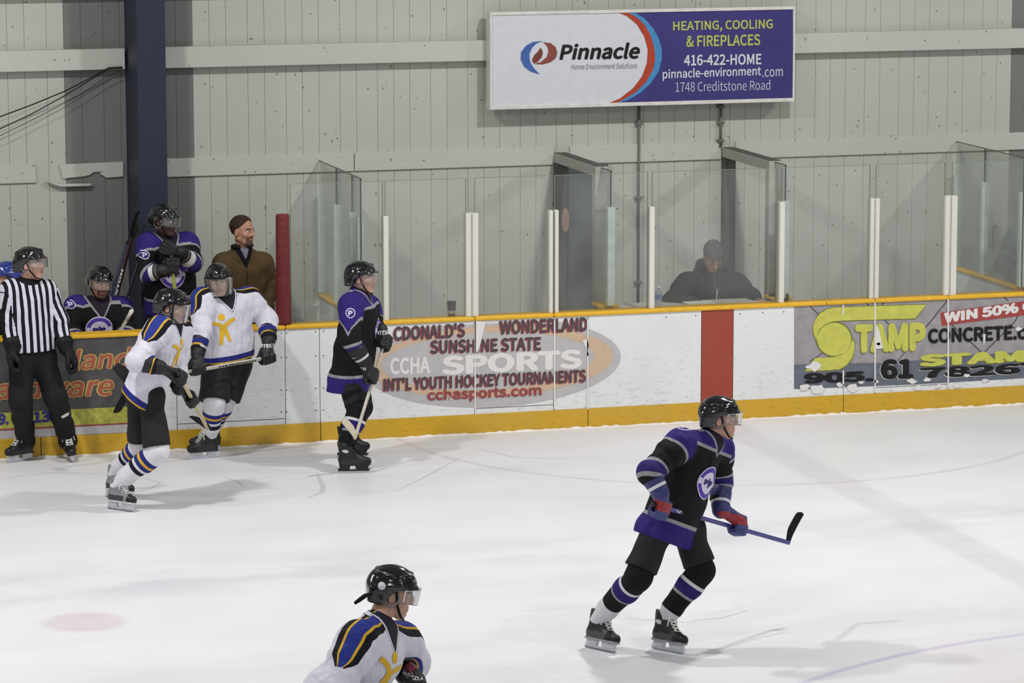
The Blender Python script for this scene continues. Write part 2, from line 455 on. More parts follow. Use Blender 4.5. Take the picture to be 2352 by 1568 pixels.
# horizontal rails on the wall
def rail(x0, x1, y0, z0, z1, label, mat=M_RAIL):
    o = MB().box((x0, y0, z0), (x1, WALL_Y - 0.0005, z1), 0.004).build('trim_%d' % rail.n, mat); rail.n += 1
    return tag(o, label, None, None, 'structure')
rail.n = 1
rail(-4, 5.745, 1.615, 3.25, 3.438, 'deep white painted girt left of the blue column')
rail(6.03, 22, 1.615, 3.25, 3.442, 'deep white painted girt right of the blue column behind the advertising sign')
rail(-4, 22, 1.60, 3.93, 4.12, 'white painted girt at the top of the wall')
yb = WALL_Y - 0.022
def lowrail(pa, pb, lab, z0=2.237, z1=2.408):
    rail(at(pa, 390, yb)[0], at(pb, 390, yb)[0], yb, z0, z1, lab)
lowrail(-900, 83, 'flat white wall board at the far left with a cut end', 2.225, 2.395)
lowrail(383, 813, 'flat white wall board right of the blue column')
lowrail(815, 1272, 'flat white wall board above the empty penalty box')
lowrail(1309, 1468, 'flat white wall board between door frame and thin pipe')
lowrail(1470, 1656, 'flat white wall board above the timekeeper')
lowrail(1690, 3300, 'long flat white wall board at the right')
# broken board with a splintered lower edge
bp = [(137, 378), (283, 371), (283, 405), (245, 408), (228, 398), (237, 394), (215, 395), (205, 402), (190, 405), (160, 408), (146, 410), (141, 395)]
w = [at(x, y, yb) for x, y in bp]
MBb = MB().prism([(p[0], p[2]) for p in w], V(0, yb + 0.009, 0), V(1, 0, 0), V(0, 0, 1), V(0, 1, 0), 0.022)
tag(MBb.build('trim_%d' % rail.n, M_RAIL), 'splintered white wall board left of the blue column', None, None, 'structure'); rail.n += 1
bp = [(108, 414), (135, 423), (211, 422), (208, 427), (140, 429), (125, 424)]
w = [at(x, y, yb - 0.05) for x, y in bp]
tag(MB().prism([(p[0], p[2]) for p in w], V(0, yb - 0.02, 0), V(1, 0, 0), V(0, 0, 1), V(0, 1, 0), 0.04).build('wood_splinter', M_RAIL),
    'white wood splinter hanging off the broken wall board', 'splinter')

# blue steel column: flanges and web
cmb = empty('steel_column', (5.89, 1.4, 0.2), 'dark blue steel column standing against the wall', 'column')
CF = 1.10
MB().box((5.763, CF, 0.2), (6.023, CF + 0.02, 6.2), 0.003).build('front_flange', M_BLUE, cmb)
MB().box((5.763, WALL_Y - 0.035, 0.2), (6.023, WALL_Y - 0.006, 6.2)).build('back_flange', M_BLUE, cmb)
MB().box((5.767, CF + 0.02, 0.2), (5.787, WALL_Y - 0.035, 6.2)).build('web', M_BLUE, cmb)

# cables and conduits
def cable(pts, lab, r=0.006):
    w = [at(x, y, WALL_Y - 0.13 if i < len(pts) - 1 else WALL_Y - 0.13) for i, (x, y) in enumerate(pts)]
    tag(MB().tube(w, r, 6).build('wall_cable', M_CABLE), lab, 'cable')
cable([(-200, 325), (0, 268), (75, 240), (150, 209), (210, 178), (250, 156), (281, 154)], 'uppermost thin black cable slanting to the column')
cable([(-200, 365), (0, 296), (70, 263), (150, 219), (205, 185), (250, 158), (281, 156)], 'lower thin black cable slanting to the column', 0.005)
cable([(-200, 378), (0, 312), (100, 262), (180, 220), (240, 180), (281, 160)], 'thinnest slack grey cable left of the column', 0.003)
def conduit(px, y0, y1, lab):
    a = at(px, y0, WALL_Y - 0.03); b = at(px + (y1 - y0) * -0.0, y1, WALL_Y - 0.03)
    root = empty('conduit_pipe', (a[0], WALL_Y - 0.03, b[2]), lab, 'pipe')
    MB().tube([V(a[0], WALL_Y - 0.03, b[2]), V(a[0], WALL_Y - 0.03, a[2])], 0.013, 10).build('pipe', M_PIPE, root, True)
    for k in (0.15, 0.55, 0.9):
        z = b[2] + (a[2] - b[2]) * k
        MB().box((a[0] - 0.035, WALL_Y - 0.046, z - 0.012), (a[0] + 0.035, WALL_Y - 0.0005, z + 0.012), 0.003).build('bracket', M_PIPE, root)
conduit(1468, 235, 720, 'thin grey pipe running down the wall below the sign')
conduit(1656, 235, 338, 'short grey pipe between sign and right door frame')

# ------------------------------------------------------------------ dasher boards
boards = empty('dasher_boards', (9.0, 0.02, 0.0), 'white rink boards with yellow cap and kick strip', 'rink boards')
seams = [-4.0, 0.0, 2.20, 4.62, bx(405), bx(655), 7.163, bx(1090), bx(1272), 9.675, 10.773, 11.084, 12.182, bx(2010), bx(2178), 14.69, 17.2, 22.0]
gates = {(4, 5), (7, 8), (13, 14)}
for i in range(len(seams) - 1):
    a, b = seams[i], seams[i + 1]
    g = 0.003
    if (i, i + 1) in gates:
        dr = MB().box((a + g, 0, 0.232), (b - g, 0.05, 1.035), 0.002).build('gate', M_BOARD, boards)
        MB().box((a + g, 0.004, 0.178), (b - g, 0.05, 0.226)).build('gate_sill', M_BOARD, boards)
        MB().box((a + 0.1, 0.05, 0.75), (a + 0.35, 0.075, 0.79), 0.004).build('latch', M_ALU, dr)
    else:
        MB().box((a + g, 0, 0.178), (b - g, 0.05, 1.035), 0.002).build('red_panel' if abs(a - 10.773) < 1e-6 else 'panel', M_REDSTRIPE if abs(a - 10.773) < 1e-6 else M_BOARD, boards)
ks = [-4, -0.3, 2.2, 4.65, 7.163, 9.675, 12.182, 14.69, 17.2, 22]
for a, b in zip(ks[:-1], ks[1:]):
    MB().box((a + 0.003, -0.010, 0.0), (b - 0.003, 0.05, 0.177), 0.003).build('kick_strip', M_YELLOW, boards)
capj = [-4, 1.0, bx(655, 740), bx(1090, 740), bx(1272, 740), 12.0, bx(2010, 690), bx(2178, 690), 22]
for a, b in zip(capj[:-1], capj[1:]):
    MB().box((a + 0.002, -0.018, 1.035), (b - 0.002, 0.16, 1.072), 0.012).build('cap_rail', M_CAP, boards, False)
MB().box((-4, 0.05, 0.0), (22, 0.14, 1.03)).build('backing_frame', M_ALU, boards)
# screws of the panels
scr = MB()
def screw(px, py):
    p = at(px, py, 0); scr.put([p + V(0.006 * math.cos(k * math.pi / 3), -0.0015, 0.006 * math.sin(k * math.pi / 3)) for k in range(6)], [tuple(range(6))[::-1]])
for x in (646, 658, 725, 743):
    for f in (0.045, 0.30, 0.64, 0.87):
        yt, yk = 755 - (x - 655) * 0.047, 974 - (x - 655) * 0.053
        screw(x, yt + (yk - yt) * f)
for x0 in (660, 728, 744, 1342, 1358, 1600, 1928, 1946, 2240, 2330):
    yk = 974 - (x0 - 655) * 0.053
    screw(x0, yk + 8); screw(x0, yk + 38)
for x0 in (1530, 1598, 1700, 1752, 1800): screw(x0, 722 - (x0 - 1350) * 0.045 + 14)
scr.build('screws', M_BLACK, boards)

# ---- printed advertisements on the boards
def ad(name, label, px, py):
    e = empty(name, at(px, py, -0.0015)); e.parent = boards
    e.location = tuple(at(px, py, -0.0015) - world_loc(boards)); e['label'] = label; return e
Y1, Y2, Y3, Y4, Y5 = -0.0015, -0.003, -0.0045, -0.006, -0.0075
A = ad('tournament_ad', 'grey and orange oval advertisement with hockey tournament lettering', 1130, 840)
# ovals (clipped at the top by the board edge as in the photo)
def oval(cx, cy, rx, ry, tilt, Y, mat, name):
    pts = [p for p in ellipse_px(cx, cy, rx, ry, 80, tilt)]
    pts = [(x, max(y, 753 - (x - 890) * 0.045)) for x, y in pts]
    poly_on(name, pts, Y, mat, A)
oval(1130, 833, 296, 102, -0.047, Y1, M_SPORTGREY, 'oval_rim')
oval(1128, 830, 280, 82, -0.047, Y2, M_TAN, 'oval_ring')
oval(1120, 829, 244, 66, -0.047, Y3, M_SPORTGREY, 'oval_field')
def row(name, body, x0, y0, x1, y1, h, mat, Y=Y4, bold=0.02, shear=0.0, space=1.0, par=None, sh=None):
    """lettering between (x0,y0) and (x1,y1) = lower ends of the line, h pixels tall"""
    p = par or A
    if sh:
        text_on(name + '_shade', body, [(x0 + sh[0], y0 - h + sh[1]), (x1 + sh[0], y1 - h + sh[1]), (x1 + sh[0], y1 + sh[1]), (x0 + sh[0], y0 + sh[1])], Y + 0.0007, sh[2], p, bold, shear, space)
    return text_on(name, body, [(x0, y0 - h), (x1, y1 - h), (x1, y1), (x0, y0)], Y, mat, p, bold, shear, space)
SHD = (-2.5, 2.0, M_MAROON)
M_ADTXT = plain('ad_lettering', (84, 72, 76), 0.5, 0.3)
row('lettering', "CDONALD'S", 905, 782, 1068, 774, 33, M_ADTXT, bold=0.03, sh=SHD)
row('lettering', 'WONDERLAND', 1148, 768, 1350, 760, 32, M_ADTXT, bold=0.03, sh=SHD)
row('lettering', 'SUNSHINE STATE', 989, 812, 1243, 804, 31, M_ADTXT, bold=0.03, sh=SHD)
row('lettering', 'CCHA', 896, 861, 988, 858, 40, M_WHITEPR, bold=0.035, Y=Y4)
row('lettering', 'SPORTS', 1014, 862, 1337, 846, 45, M_WHITEPR, bold=0.045, Y=Y4)
row('lettering', "INT'L YOUTH HOCKEY TOURNAMENTS", 882, 898, 1346, 877, 30, M_ADTXT, bold=0.03, Y=Y5, sh=SHD)
row('lettering', 'cchasports.com', 981, 926, 1244, 914, 32, M_MAROON, bold=0.035, Y=Y5)
def patch(pts, par, Y=-0.009): poly_on('peeled_spot', pts, Y, M_WHITEPR, par)
patch([(1091, 736), (1116, 738), (1107, 776), (1099, 806), (1091, 812)], A)
patch([(1338, 783), (1349, 776), (1352, 792), (1350, 806), (1353, 816), (1349, 818), (1346, 800)], A)
patch([(1030, 907), (1036, 914), (1041, 921), (1035, 918)], A)
# vertical strips of bare board left and right of the gate
for px in (1091.5, 1274, 1350):
    patch([(px - 1.6, 735), (px + 1.6, 735), (px + 1.6, 940), (px - 1.6, 940)], A)

B = ad('concrete_ad', 'peeling stamped concrete advertisement with lime lettering on grey', 2090, 790)
def bl(x, y0): return y0 - (x - 1824) * 0.046
poly_on('ground', [(1824, 704), (2600, 669), (2600, 850), (1824, 839)], Y1, M_CEMENT, B)
poly_on('lower_ground', [(1824, 837), (1900, 834), (2050, 833), (2200, 818), (2352, 808), (2600, 800), (2600, 858), (2352, 868), (2110, 882), (1965, 888), (1880, 891), (1848, 893), (1824, 893)], Y2, M_SLATE, B)
def joint(pts, wpx=2.2):
    for (xa, ya), (xb, yb2) in zip(pts[:-1], pts[1:]):
        d = nrm(V(yb2 - ya, -(xb - xa), 0)) * wpx / 2
        poly_on('joint_line', [(xa + d[0], ya + d[1]), (xb + d[0], yb2 + d[1]), (xb - d[0], yb2 - d[1]), (xa - d[0], ya - d[1])], Y2 - 0.0005, M_JOINT, B)
joint([(1861, 703), (1880, 722)]); joint([(1990, 697), (2050, 752)]); joint([(2176, 690), (2128, 750)]); joint([(2128, 750), (2062, 828)], 1.5)
joint([(2180, 740), (2258, 812)]); joint([(2258, 812), (2330, 740)]); joint([(2330, 740), (2352, 700)]); joint([(2305, 682), (2316, 690)])
joint([(2025, 700), (2032, 694)]); joint([(1860, 830), (1893, 808)], 1.5); joint([(2318, 745), (2345, 762)])
# the swoosh letter
sw = [(1876, 782), (1868, 764), (1868, 748), (1873, 733), (1884, 719), (1899, 710), (1918, 706), (2128, 699), (2102, 731), (1935, 736), (1912, 738), (1894, 745), (1882, 756), (1877, 770)]
poly_on('swoosh_outline', [(x + (-1.5 if x < 1900 else 1.5), y + (-1.5 if y < 730 else 1.8)) for x, y in sw], Y3, M_OLIVE, B)
poly_on('swoosh', sw, Y4, M_LIME, B)
sw2 = [(1849, 852), (1872, 822), (1915, 820), (1935, 814), (1950, 800), (1958, 780), (1963, 786), (1963, 802), (1957, 822), (1945, 838), (1928, 848), (1900, 850)]
poly_on('swoosh_outline', [(x + (-1.5 if x < 1900 else 1.5), y + (-1.5 if y < 822 else 1.8)) for x, y in sw2], Y3, M_OLIVE, B)
poly_on('swoosh', sw2, Y4, M_LIME, B)
poly_on('disc_outline', ellipse_px(1916, 779, 42, 41, 40), Y3 - 0.0004, M_OLIVE, B)
poly_on('disc', ellipse_px(1916, 779, 39, 38, 40), Y4, M_LIME, B)
SHO = (-2, 2, M_OLIVE)
row('lettering', 'TAMP', 1964, 811, 2127, 805, 66, M_LIME, par=B, bold=0.06, sh=SHO)
row('lettering', 'CONCRETE.com', 2131, 789, 2412, 777, 34, M_BLACK, par=B, bold=0.04)
row('lettering', 'STAMP', 2111, 842, 2420, 828, 28, M_LIME, par=B, bold=0.06, sh=SHO)
row('lettering', '905.', 1846, 881, 2008, 875, 24, M_BLACK, par=B, bold=0.05, Y=Y5, sh=(0, 0, M_WHITEPR))
row('lettering', '61', 2022, 872, 2098, 870, 47, M_BLACK, par=B, bold=0.05, Y=Y5, sh=(-1.5, 1, M_WHITEPR))
row('lettering', '78267', 2112, 870, 2400, 856, 25, M_BLACK, par=B, bold=0.05, Y=Y5, sh=(-1.5, 1.2, M_WHITEPR))
poly_on('ribbon', [(2160, 718), (2420, 682), (2420, 715), (2163, 748)], Y3, M_RED, B)
row('lettering', 'WIN 50% OFF', 2168, 742, 2424, 706, 24, M_WHITEPR, par=B, bold=0.05)
rs = random.Random(3)
def tatter(cx, cy, r, par=B, sq=0.6):
    n = 11; patch([(cx + r * rs.uniform(0.45, 1.25) * math.cos(2 * math.pi * k / n), cy + sq * r * rs.uniform(0.45, 1.25) * math.sin(2 * math.pi * k / n)) for k in range(n)], par)
for cx, cy, r in [(1872, 842, 19), (1848, 888, 14), (1880, 892, 18), (1930, 884, 9), (1960, 890, 16), (1978, 878, 7), (2012, 876, 8), (2094, 875, 12), (2130, 872, 9), (2156, 886, 8), (2222, 862, 8), (2262, 874, 9), (2110, 890, 12), (2200, 884, 10), (2340, 755, 8), (2018, 790, 6)]:
    tatter(cx, cy, r)
patch([(2011, 740), (2020, 760), (2028, 800), (2012, 801)], B)
patch([(2259, 767), (2264, 767), (2263, 782), (2260, 794), (2258, 780)], B)
for px, ya, yb2 in ((2010, 692, 900), (2178, 685, 890), (1937, 700, 722), (1937, 850, 890)):
    patch([(px - 1.7, ya), (px + 1.7, ya), (px + 1.7, yb2), (px - 1.7, yb2)], B)

Cc = ad('hardware_ad', 'dark grey advertisement with slanted salmon lettering and a yellow strip', 180, 870)
poly_on('ground', [(-420, 800), (0, 779), (360, 764), (360, 940), (0, 954), (-420, 975)], Y1, M_ADDARK, Cc)
poly_on('yellow_strip', [(-420, 975), (0, 948), (360, 930), (360, 968), (0, 985), (-420, 1010)], Y2, M_LIMEAD, Cc)
poly_on('red_strip', [(-420, 1010), (0, 985), (360, 967), (360, 970.5), (0, 989), (-420, 1014)], Y3, M_MAROON, Cc)
poly_on('grey_strip', [(-420, 1014), (0, 989), (360, 970.5), (360, 990), (0, 1006), (-420, 1030)], Y2, M_SPORTGREY, Cc)
def slant(body, x0, y0, x1, y1, h):
    row('lettering_edge', body, x0 - 2, y0 + 2, x1 + 2, y1 + 2, h + 4, M_GOLDPR, par=Cc, bold=0.05, shear=0.18, Y=Y3)
    row('lettering', body, x0, y0, x1, y1, h, M_SALMON, par=Cc, bold=0.015, shear=0.18, Y=Y4)
slant('land', 170, 850, 304, 844, 47)
slant('Hardware', -62, 920, 261, 908, 50)
row('lettering', '9.', -4, 976, 20, 975, 27, M_NAVYPR, par=Cc, bold=0.05, Y=Y3)
row('lettering', '13', 76, 972, 116, 969, 27, M_NAVYPR, par=Cc, bold=0.05, Y=Y3)

# snow pushed against the kick strip
sn = random.Random(11); v = []; f = []; xx = -4.0; k = 0
while xx < 22:
    w_ = 0.018 + 0.030 * sn.random() ** 2; h_ = 0.006 + 0.016 * sn.random() ** 2
    v += [(xx, -0.010, 0.0), (xx, -0.010, h_), (xx, -0.010 - w_ * 0.5, h_ * 0.7), (xx, -0.010 - w_, 0.0)]
    if k: a = 4 * (k - 1); f += [(a + j, a + j + 1, a + j + 5, a + j + 4) for j in range(3)]
    xx += 0.03 + 0.04 * sn.random(); k += 1
M_SNOW = plain('snow', (232, 230, 226), 0.9, 0.2, var=0.02)
tag(add('snow_ridge', np.array(v), f, M_SNOW, None, True), 'thin ridge of shaved snow along the foot of the boards', 'snow', None, 'stuff')
# skate cuts and scrapes in the ice surface
mk = MB()
def scrape(pts, w, n=10):
    P = [atz(x, y, 0.0004) for x, y in pts]; Q = []
    for a, b in zip(P[:-1], P[1:]): Q += [a + (b - a) * i / n for i in range(n)]
    Q.append(P[-1]); vv = []
    for i, q in enumerate(Q):
        d = nrm(Q[min(i + 1, len(Q) - 1)] - Q[max(0, i - 1)]); nn = V(-d[1], d[0], 0); ww = w * (0.35 + 0.65 * math.sin(math.pi * (i + 0.5) / len(Q)))
        vv += [q + nn * ww / 2, q - nn * ww / 2]
    mk.put(vv, [(2 * i, 2 * i + 1, 2 * i + 3, 2 * i + 2) for i in range(len(Q) - 1)])
for pts, w in [([(728, 1088), (742, 1115), (740, 1130), (705, 1144)], 0.05), ([(515, 1095), (545, 1105), (560, 1118)], 0.03), ([(905, 1130), (985, 1090), (1060, 1050)], 0.02),
               ([(1590, 1425), (1660, 1418), (1720, 1400)], 0.03), ([(1640, 1495), (1740, 1465), (1810, 1450)], 0.02), ([(330, 1098), (370, 1108), (345, 1122)], 0.025),
               ([(0, 1098), (120, 1085), (240, 1088)], 0.02), ([(1100, 1030), (1180, 1050), (1300, 1052)], 0.02), ([(1440, 1420), (1520, 1425), (1600, 1430)], 0.02), ([(560, 1060), (680, 1062), (800, 1045)], 0.02)]:
    scrape(pts, w)
tag(mk.build('skate_marks', plain('scraped_ice', (198, 200, 204), 0.6, 0.3, var=0.04)), 'grey skate cuts scattered over the ice', 'skate marks', None, 'stuff')

# ------------------------------------------------------------------ glass along the boards
GY = 0.06; GT = 2.322
screen = empty('glass_screen', (9.5, GY, 1.072), 'row of clear glass panes in white posts on top of the boards', 'glass screen')
def pane_edges(a, b, z0, z1, par, edge=M_EDGEL, y=GY, sides=True):
    e = 0.004
    p = MB().box((a, y - 0.006, z0), (b, y + 0.006, z1)).build('pane', M_GLASS, par)
    MB().box((a, y - 0.0065, z1), (b, y + 0.0065, z1 + e)).build('pane_edge', edge, p)
    if sides:
        MB().box((a - e, y - 0.0065, z0), (a, y + 0.0065, z1 + e)).build('pane_edge', edge, p)
        MB().box((b, y - 0.0065, z0), (b + e, y + 0.0065, z1 + e)).build('pane_edge', edge, p)
def gx(px, py=450): return at(px, py, GY)[0]
panes = [(667, 878), (885, 1069), (1091, 1266), (1274, 1487), (1499, 1784), (1797, 1997), (2012, 2169), (2187, 2600)]
for a, b in panes: pane_edges(gx(a), gx(b), 1.072, GT, screen)
PT = 2.01
def post(pa, pb, top=PT, split=None):
    a, b = gx(pa, 600), gx(pb, 600)
    p = MB().box((a, GY - 0.045, 1.072), (b, GY + 0.045, top), 0.004).build('post', M_POST, screen)
    if split:
        m = gx(split, 600)
        MB().box((m - 0.007, GY - 0.049, 1.072), (m + 0.007, GY - 0.044, top - 0.003)).build('groove', M_ALU, p)
post(879, 890); post(1068, 1096, PT, 1081); post(1259, 1267); post(1272, 1280); post(1489, 1500); post(1787, 1798); post(1995, 2015, PT, 2004); post(2166, 2193, PT, 2178)
pa, pb = gx(636, 620), gx(664, 620)
pad = MB().lathe([(0.03, 0.0), (0.066, 0.004), (0.068, 0.02), (0.063, 0.5), (0.060, 0.97), (0.055, 0.985), (0.02, 0.99)], ((pa + pb) / 2, GY, 1.0722), 24).build('post_padding', M_PAD, None, True)
tag(pad, 'red padded sleeve around the post at the end of the bench glass', 'padding')

# ------------------------------------------------------------------ partitions
def partition(name, X, label, joints, ztop, boards_to=1.6, yend=1.69, capz=1.105):
    root = empty(name, (X, 0.9, 0.2), label, 'glass partition')
    ys = [0.10] + joints + [yend]
    for a, b in zip(ys[:-1], ys[1:]):
        p = MB().box((X - 0.006, a + 0.004, capz), (X + 0.006, b - 0.004, ztop)).build('pane', M_GLASS, root)
        MB().box((X - 0.007, a, ztop), (X + 0.007, b, ztop + 0.006)).build('pane_edge', M_EDGE, p)
        MB().box((X - 0.0065, a - 0.003, capz), (X + 0.0065, a + 0.003, ztop)).build('pane_edge', M_EDGE, p)
    for y in [0.13] + joints + [yend - 0.02]:
        MB().box((X - 0.03, y - 0.028, capz), (X + 0.03, y + 0.028, 2.01), 0.004).build('post', M_POSTB, root)
    MB().box((X - 0.035, 0.165, 0.2), (X + 0.035, boards_to, capz - 0.03)).build('lower_panel', M_BOARD, root)
    MB().box((X - 0.05, 0.165, capz - 0.03), (X + 0.05, boards_to, capz), 0.008).build('cap_rail', M_CAP, root)
    return root
partition('glass_partition', 7.575, 'tall glass partition with four posts beside the red padded post', [0.42, 1.02], 2.345)
partition('glass_partition', 14.02, 'tall glass partition at the right edge above a yellow rail', [1.0], 2.335)

def door_frame(X, lab, y_near=0.40):
    root = empty('door_frame', (X, 0.9, 0.2), lab, 'door frame')
    zt = 2.35
    MB().box((X - 0.06, y_near, zt - 0.09), (X + 0.06, 1.71, zt), 0.004).build('header', M_ALU, root)
    MB().box((X - 0.05, y_near + 0.01, zt), (X + 0.062, 1.70, zt + 0.004)).build('header_cover', M_DARKALU, root)
    MB().box((X - 0.06, y_near, 0.2), (X + 0.06, y_near + 0.10, zt - 0.09), 0.004).build('jamb', M_ALU, root)
    MB().box((X - 0.06, 1.63, 0.2), (X + 0.06, 1.71, zt - 0.09), 0.004).build('jamb', M_DARKALU, root)
    p = MB().box((X - 0.006, 0.13, 1.10), (X + 0.006, y_near, zt - 0.012)).build('pane', M_GLASS, root)
    MB().box((X - 0.0065, 0.123, 1.10), (X + 0.0065, 0.13, zt - 0.012)).build('pane_edge', M_EDGE, p)
    MB().box((X - 0.0065, 0.123, zt - 0.012), (X + 0.0065, y_near, zt - 0.006)).build('pane_edge', M_EDGE, p)
    MB().box((X - 0.035, 0.10, 1.10), (X + 0.035, 0.165, 2.01), 0.004).build('post', M_POSTB, root)
    MB().box((X - 0.035, 0.165, 0.2), (X + 0.035, y_near - 0.002, 1.07)).build('lower_panel', M_BOARD, root)
    MB().box((X - 0.10, 0.165, 1.073), (X + 0.10, y_near - 0.002, 1.10), 0.006).build('cap_rail', M_CAP, root)
    return root
df1 = door_frame(9.93, 'grey metal door frame of the penalty box left of the timekeeper')
df2 = door_frame(11.63, 'grey metal door frame right of the timekeeper')
st = [(1299 + 9 * math.cos(k * math.pi / 8), 505 + 28 * math.sin(k * math.pi / 8)) for k in range(16)]

# added grey leaf standing in for wall shade seen through the left frame
M_SHADEGREY = plain('shade_grey', (92, 96, 96), 0.6, 0.3)
lf = empty('shade_panel', (10.02, 1.69, 0.2), 'added grey panel standing in for shade on the wall behind the left door frame', 'shade panel')
MB().box((10.0, 1.655, 0.22), (10.40, 1.69, 2.24), 0.003).build('leaf', M_SHADEGREY, lf)
MB().box((10.34, 1.63, 1.18), (10.365, 1.655, 1.30), 0.004).build('handle', M_ALU, lf)

# ------------------------------------------------------------------ advertising sign on the wall
SY0 = 1.50
sign = empty('advertising_sign', (10.70, SY0 + 0.06, 2.797), 'wide white and dark blue heating company sign high on the wall', 'sign')
SX0, SX1, SZ0, SZ1 = 9.178, 12.232, 2.797, 3.712
MB().box((SX0, SY0, SZ0), (SX1, SY0 + 0.11, SZ1)).build('sign_box', M_SIGNFRAME, sign)
for lo, hi in (((SX0, SY0 - 0.014, SZ0), (SX1, SY0 + 0.004, SZ0 + 0.035)), ((SX0, SY0 - 0.014, SZ1 - 0.03), (SX1, SY0 + 0.004, SZ1)),
               ((SX0, SY0 - 0.014, SZ0 + 0.035), (SX0 + 0.02, SY0 + 0.004, SZ1 - 0.03)), ((SX1 - 0.02, SY0 - 0.014, SZ0 + 0.035), (SX1, SY0 + 0.004, SZ1 - 0.03))):
    MB().box(lo, hi, 0.003).build('frame_bar', M_SIGNFRAME, sign)
S1, S2, S3, S4 = SY0 - 0.001, SY0 - 0.0025, SY0 - 0.004, SY0 - 0.0055
poly_on('white_face', [(1128, 34), (1821, 21), (1821, 229), (1130, 247)], S1, M_SIGNWHITE, sign)
blue = [(1452, 25), (1821, 20), (1821, 229), (1415, 238), (1442, 229), (1470, 213), (1495, 190), (1512, 163), (1519, 136), (1519, 112), (1512, 88), (1500, 64), (1480, 42)]
poly_on('blue_face', blue, S2, M_SIGNBLUE, sign)
cy_ = [(1438, 26), (1452, 25.5), (1480, 42), (1500, 64), (1513, 88), (1520, 112), (1520, 136), (1513, 163), (1496, 190), (1471, 213), (1443, 229), (1415, 238.5), (1402, 239), (1440, 221), (1465, 200), (1486, 172), (1498, 142), (1498, 112), (1490, 84), (1472, 54), (1452, 35)]
poly_on('cyan_arc', cy_, S3, M_SIGNCYAN, sign)
rd = [(1415, 26.5), (1436, 26), (1460, 38), (1480, 56), (1494, 80), (1503, 110), (1505, 138), (1499, 162), (1484, 188), (1460, 212), (1428, 231), (1408, 239), (1392, 239.5), (1424, 226), (1454, 203), (1475, 175), (1486, 145), (1488, 114), (1480, 84), (1463, 56), (1440, 37)]
poly_on('red_arc', rd, S4, M_SIGNRED, sign)
def srow(body, x0, y0, x1, y1, h, mat, bold, shear=0.0):
    text_on('lettering', body, [(x0, y0 - h), (x1, y1 - h), (x1, y1), (x0, y0)], S4, mat, sign, bold, shear)
srow('Pinnacle', 1285, 138, 1470, 135, 38, M_BLACK, 0.03, 0.2)
srow('Home Environment Solutions', 1312, 160, 1464, 157, 13, plain('sign_grey', (130, 130, 136), 0.5), 0.0, 0.2)
srow('HEATING, COOLING', 1546, 75, 1775, 70, 26, M_SIGNLIME, 0.02)
srow('& FIREPLACES', 1576, 108, 1746, 104, 26, M_SIGNLIME, 0.02)
srow('416-422-HOME', 1571, 151, 1749, 148, 25, M_SIGNWHITE, 0.02)
srow('pinnacle-environment', 1522, 186, 1748, 178, 27, M_SIGNWHITE, 0.015)
srow('.com', 1751, 177, 1798, 175, 17, M_SIGNWHITE, 0.0)
srow('1748 Creditstone Road', 1552, 211, 1769, 206, 23, M_SIGNWHITE, -0.003)
poly_on('logo_crescent', [(1247, 94), (1225, 96), (1208, 105), (1197, 120), (1196, 137), (1204, 153), (1218, 164), (1240, 171), (1225, 155), (1217, 140), (1216, 124), (1222, 110), (1232, 100)], S4, plain('logo_blue', (70, 104, 172), 0.4), sign)
poly_on('logo_leaf', [(1247, 97), (1265, 99), (1276, 108), (1280, 121), (1276, 134), (1264, 143), (1246, 148), (1226, 147), (1243, 142), (1256, 131), (1260, 117), (1256, 105)], S4, plain('logo_brown', (140, 74, 62), 0.4), sign)
poly_on('logo_flame', [(1242, 109), (1247, 120), (1244, 132), (1235, 142), (1226, 146), (1222, 138), (1227, 127), (1236, 118)], S4, plain('logo_brown2', (122, 62, 48), 0.4), sign)

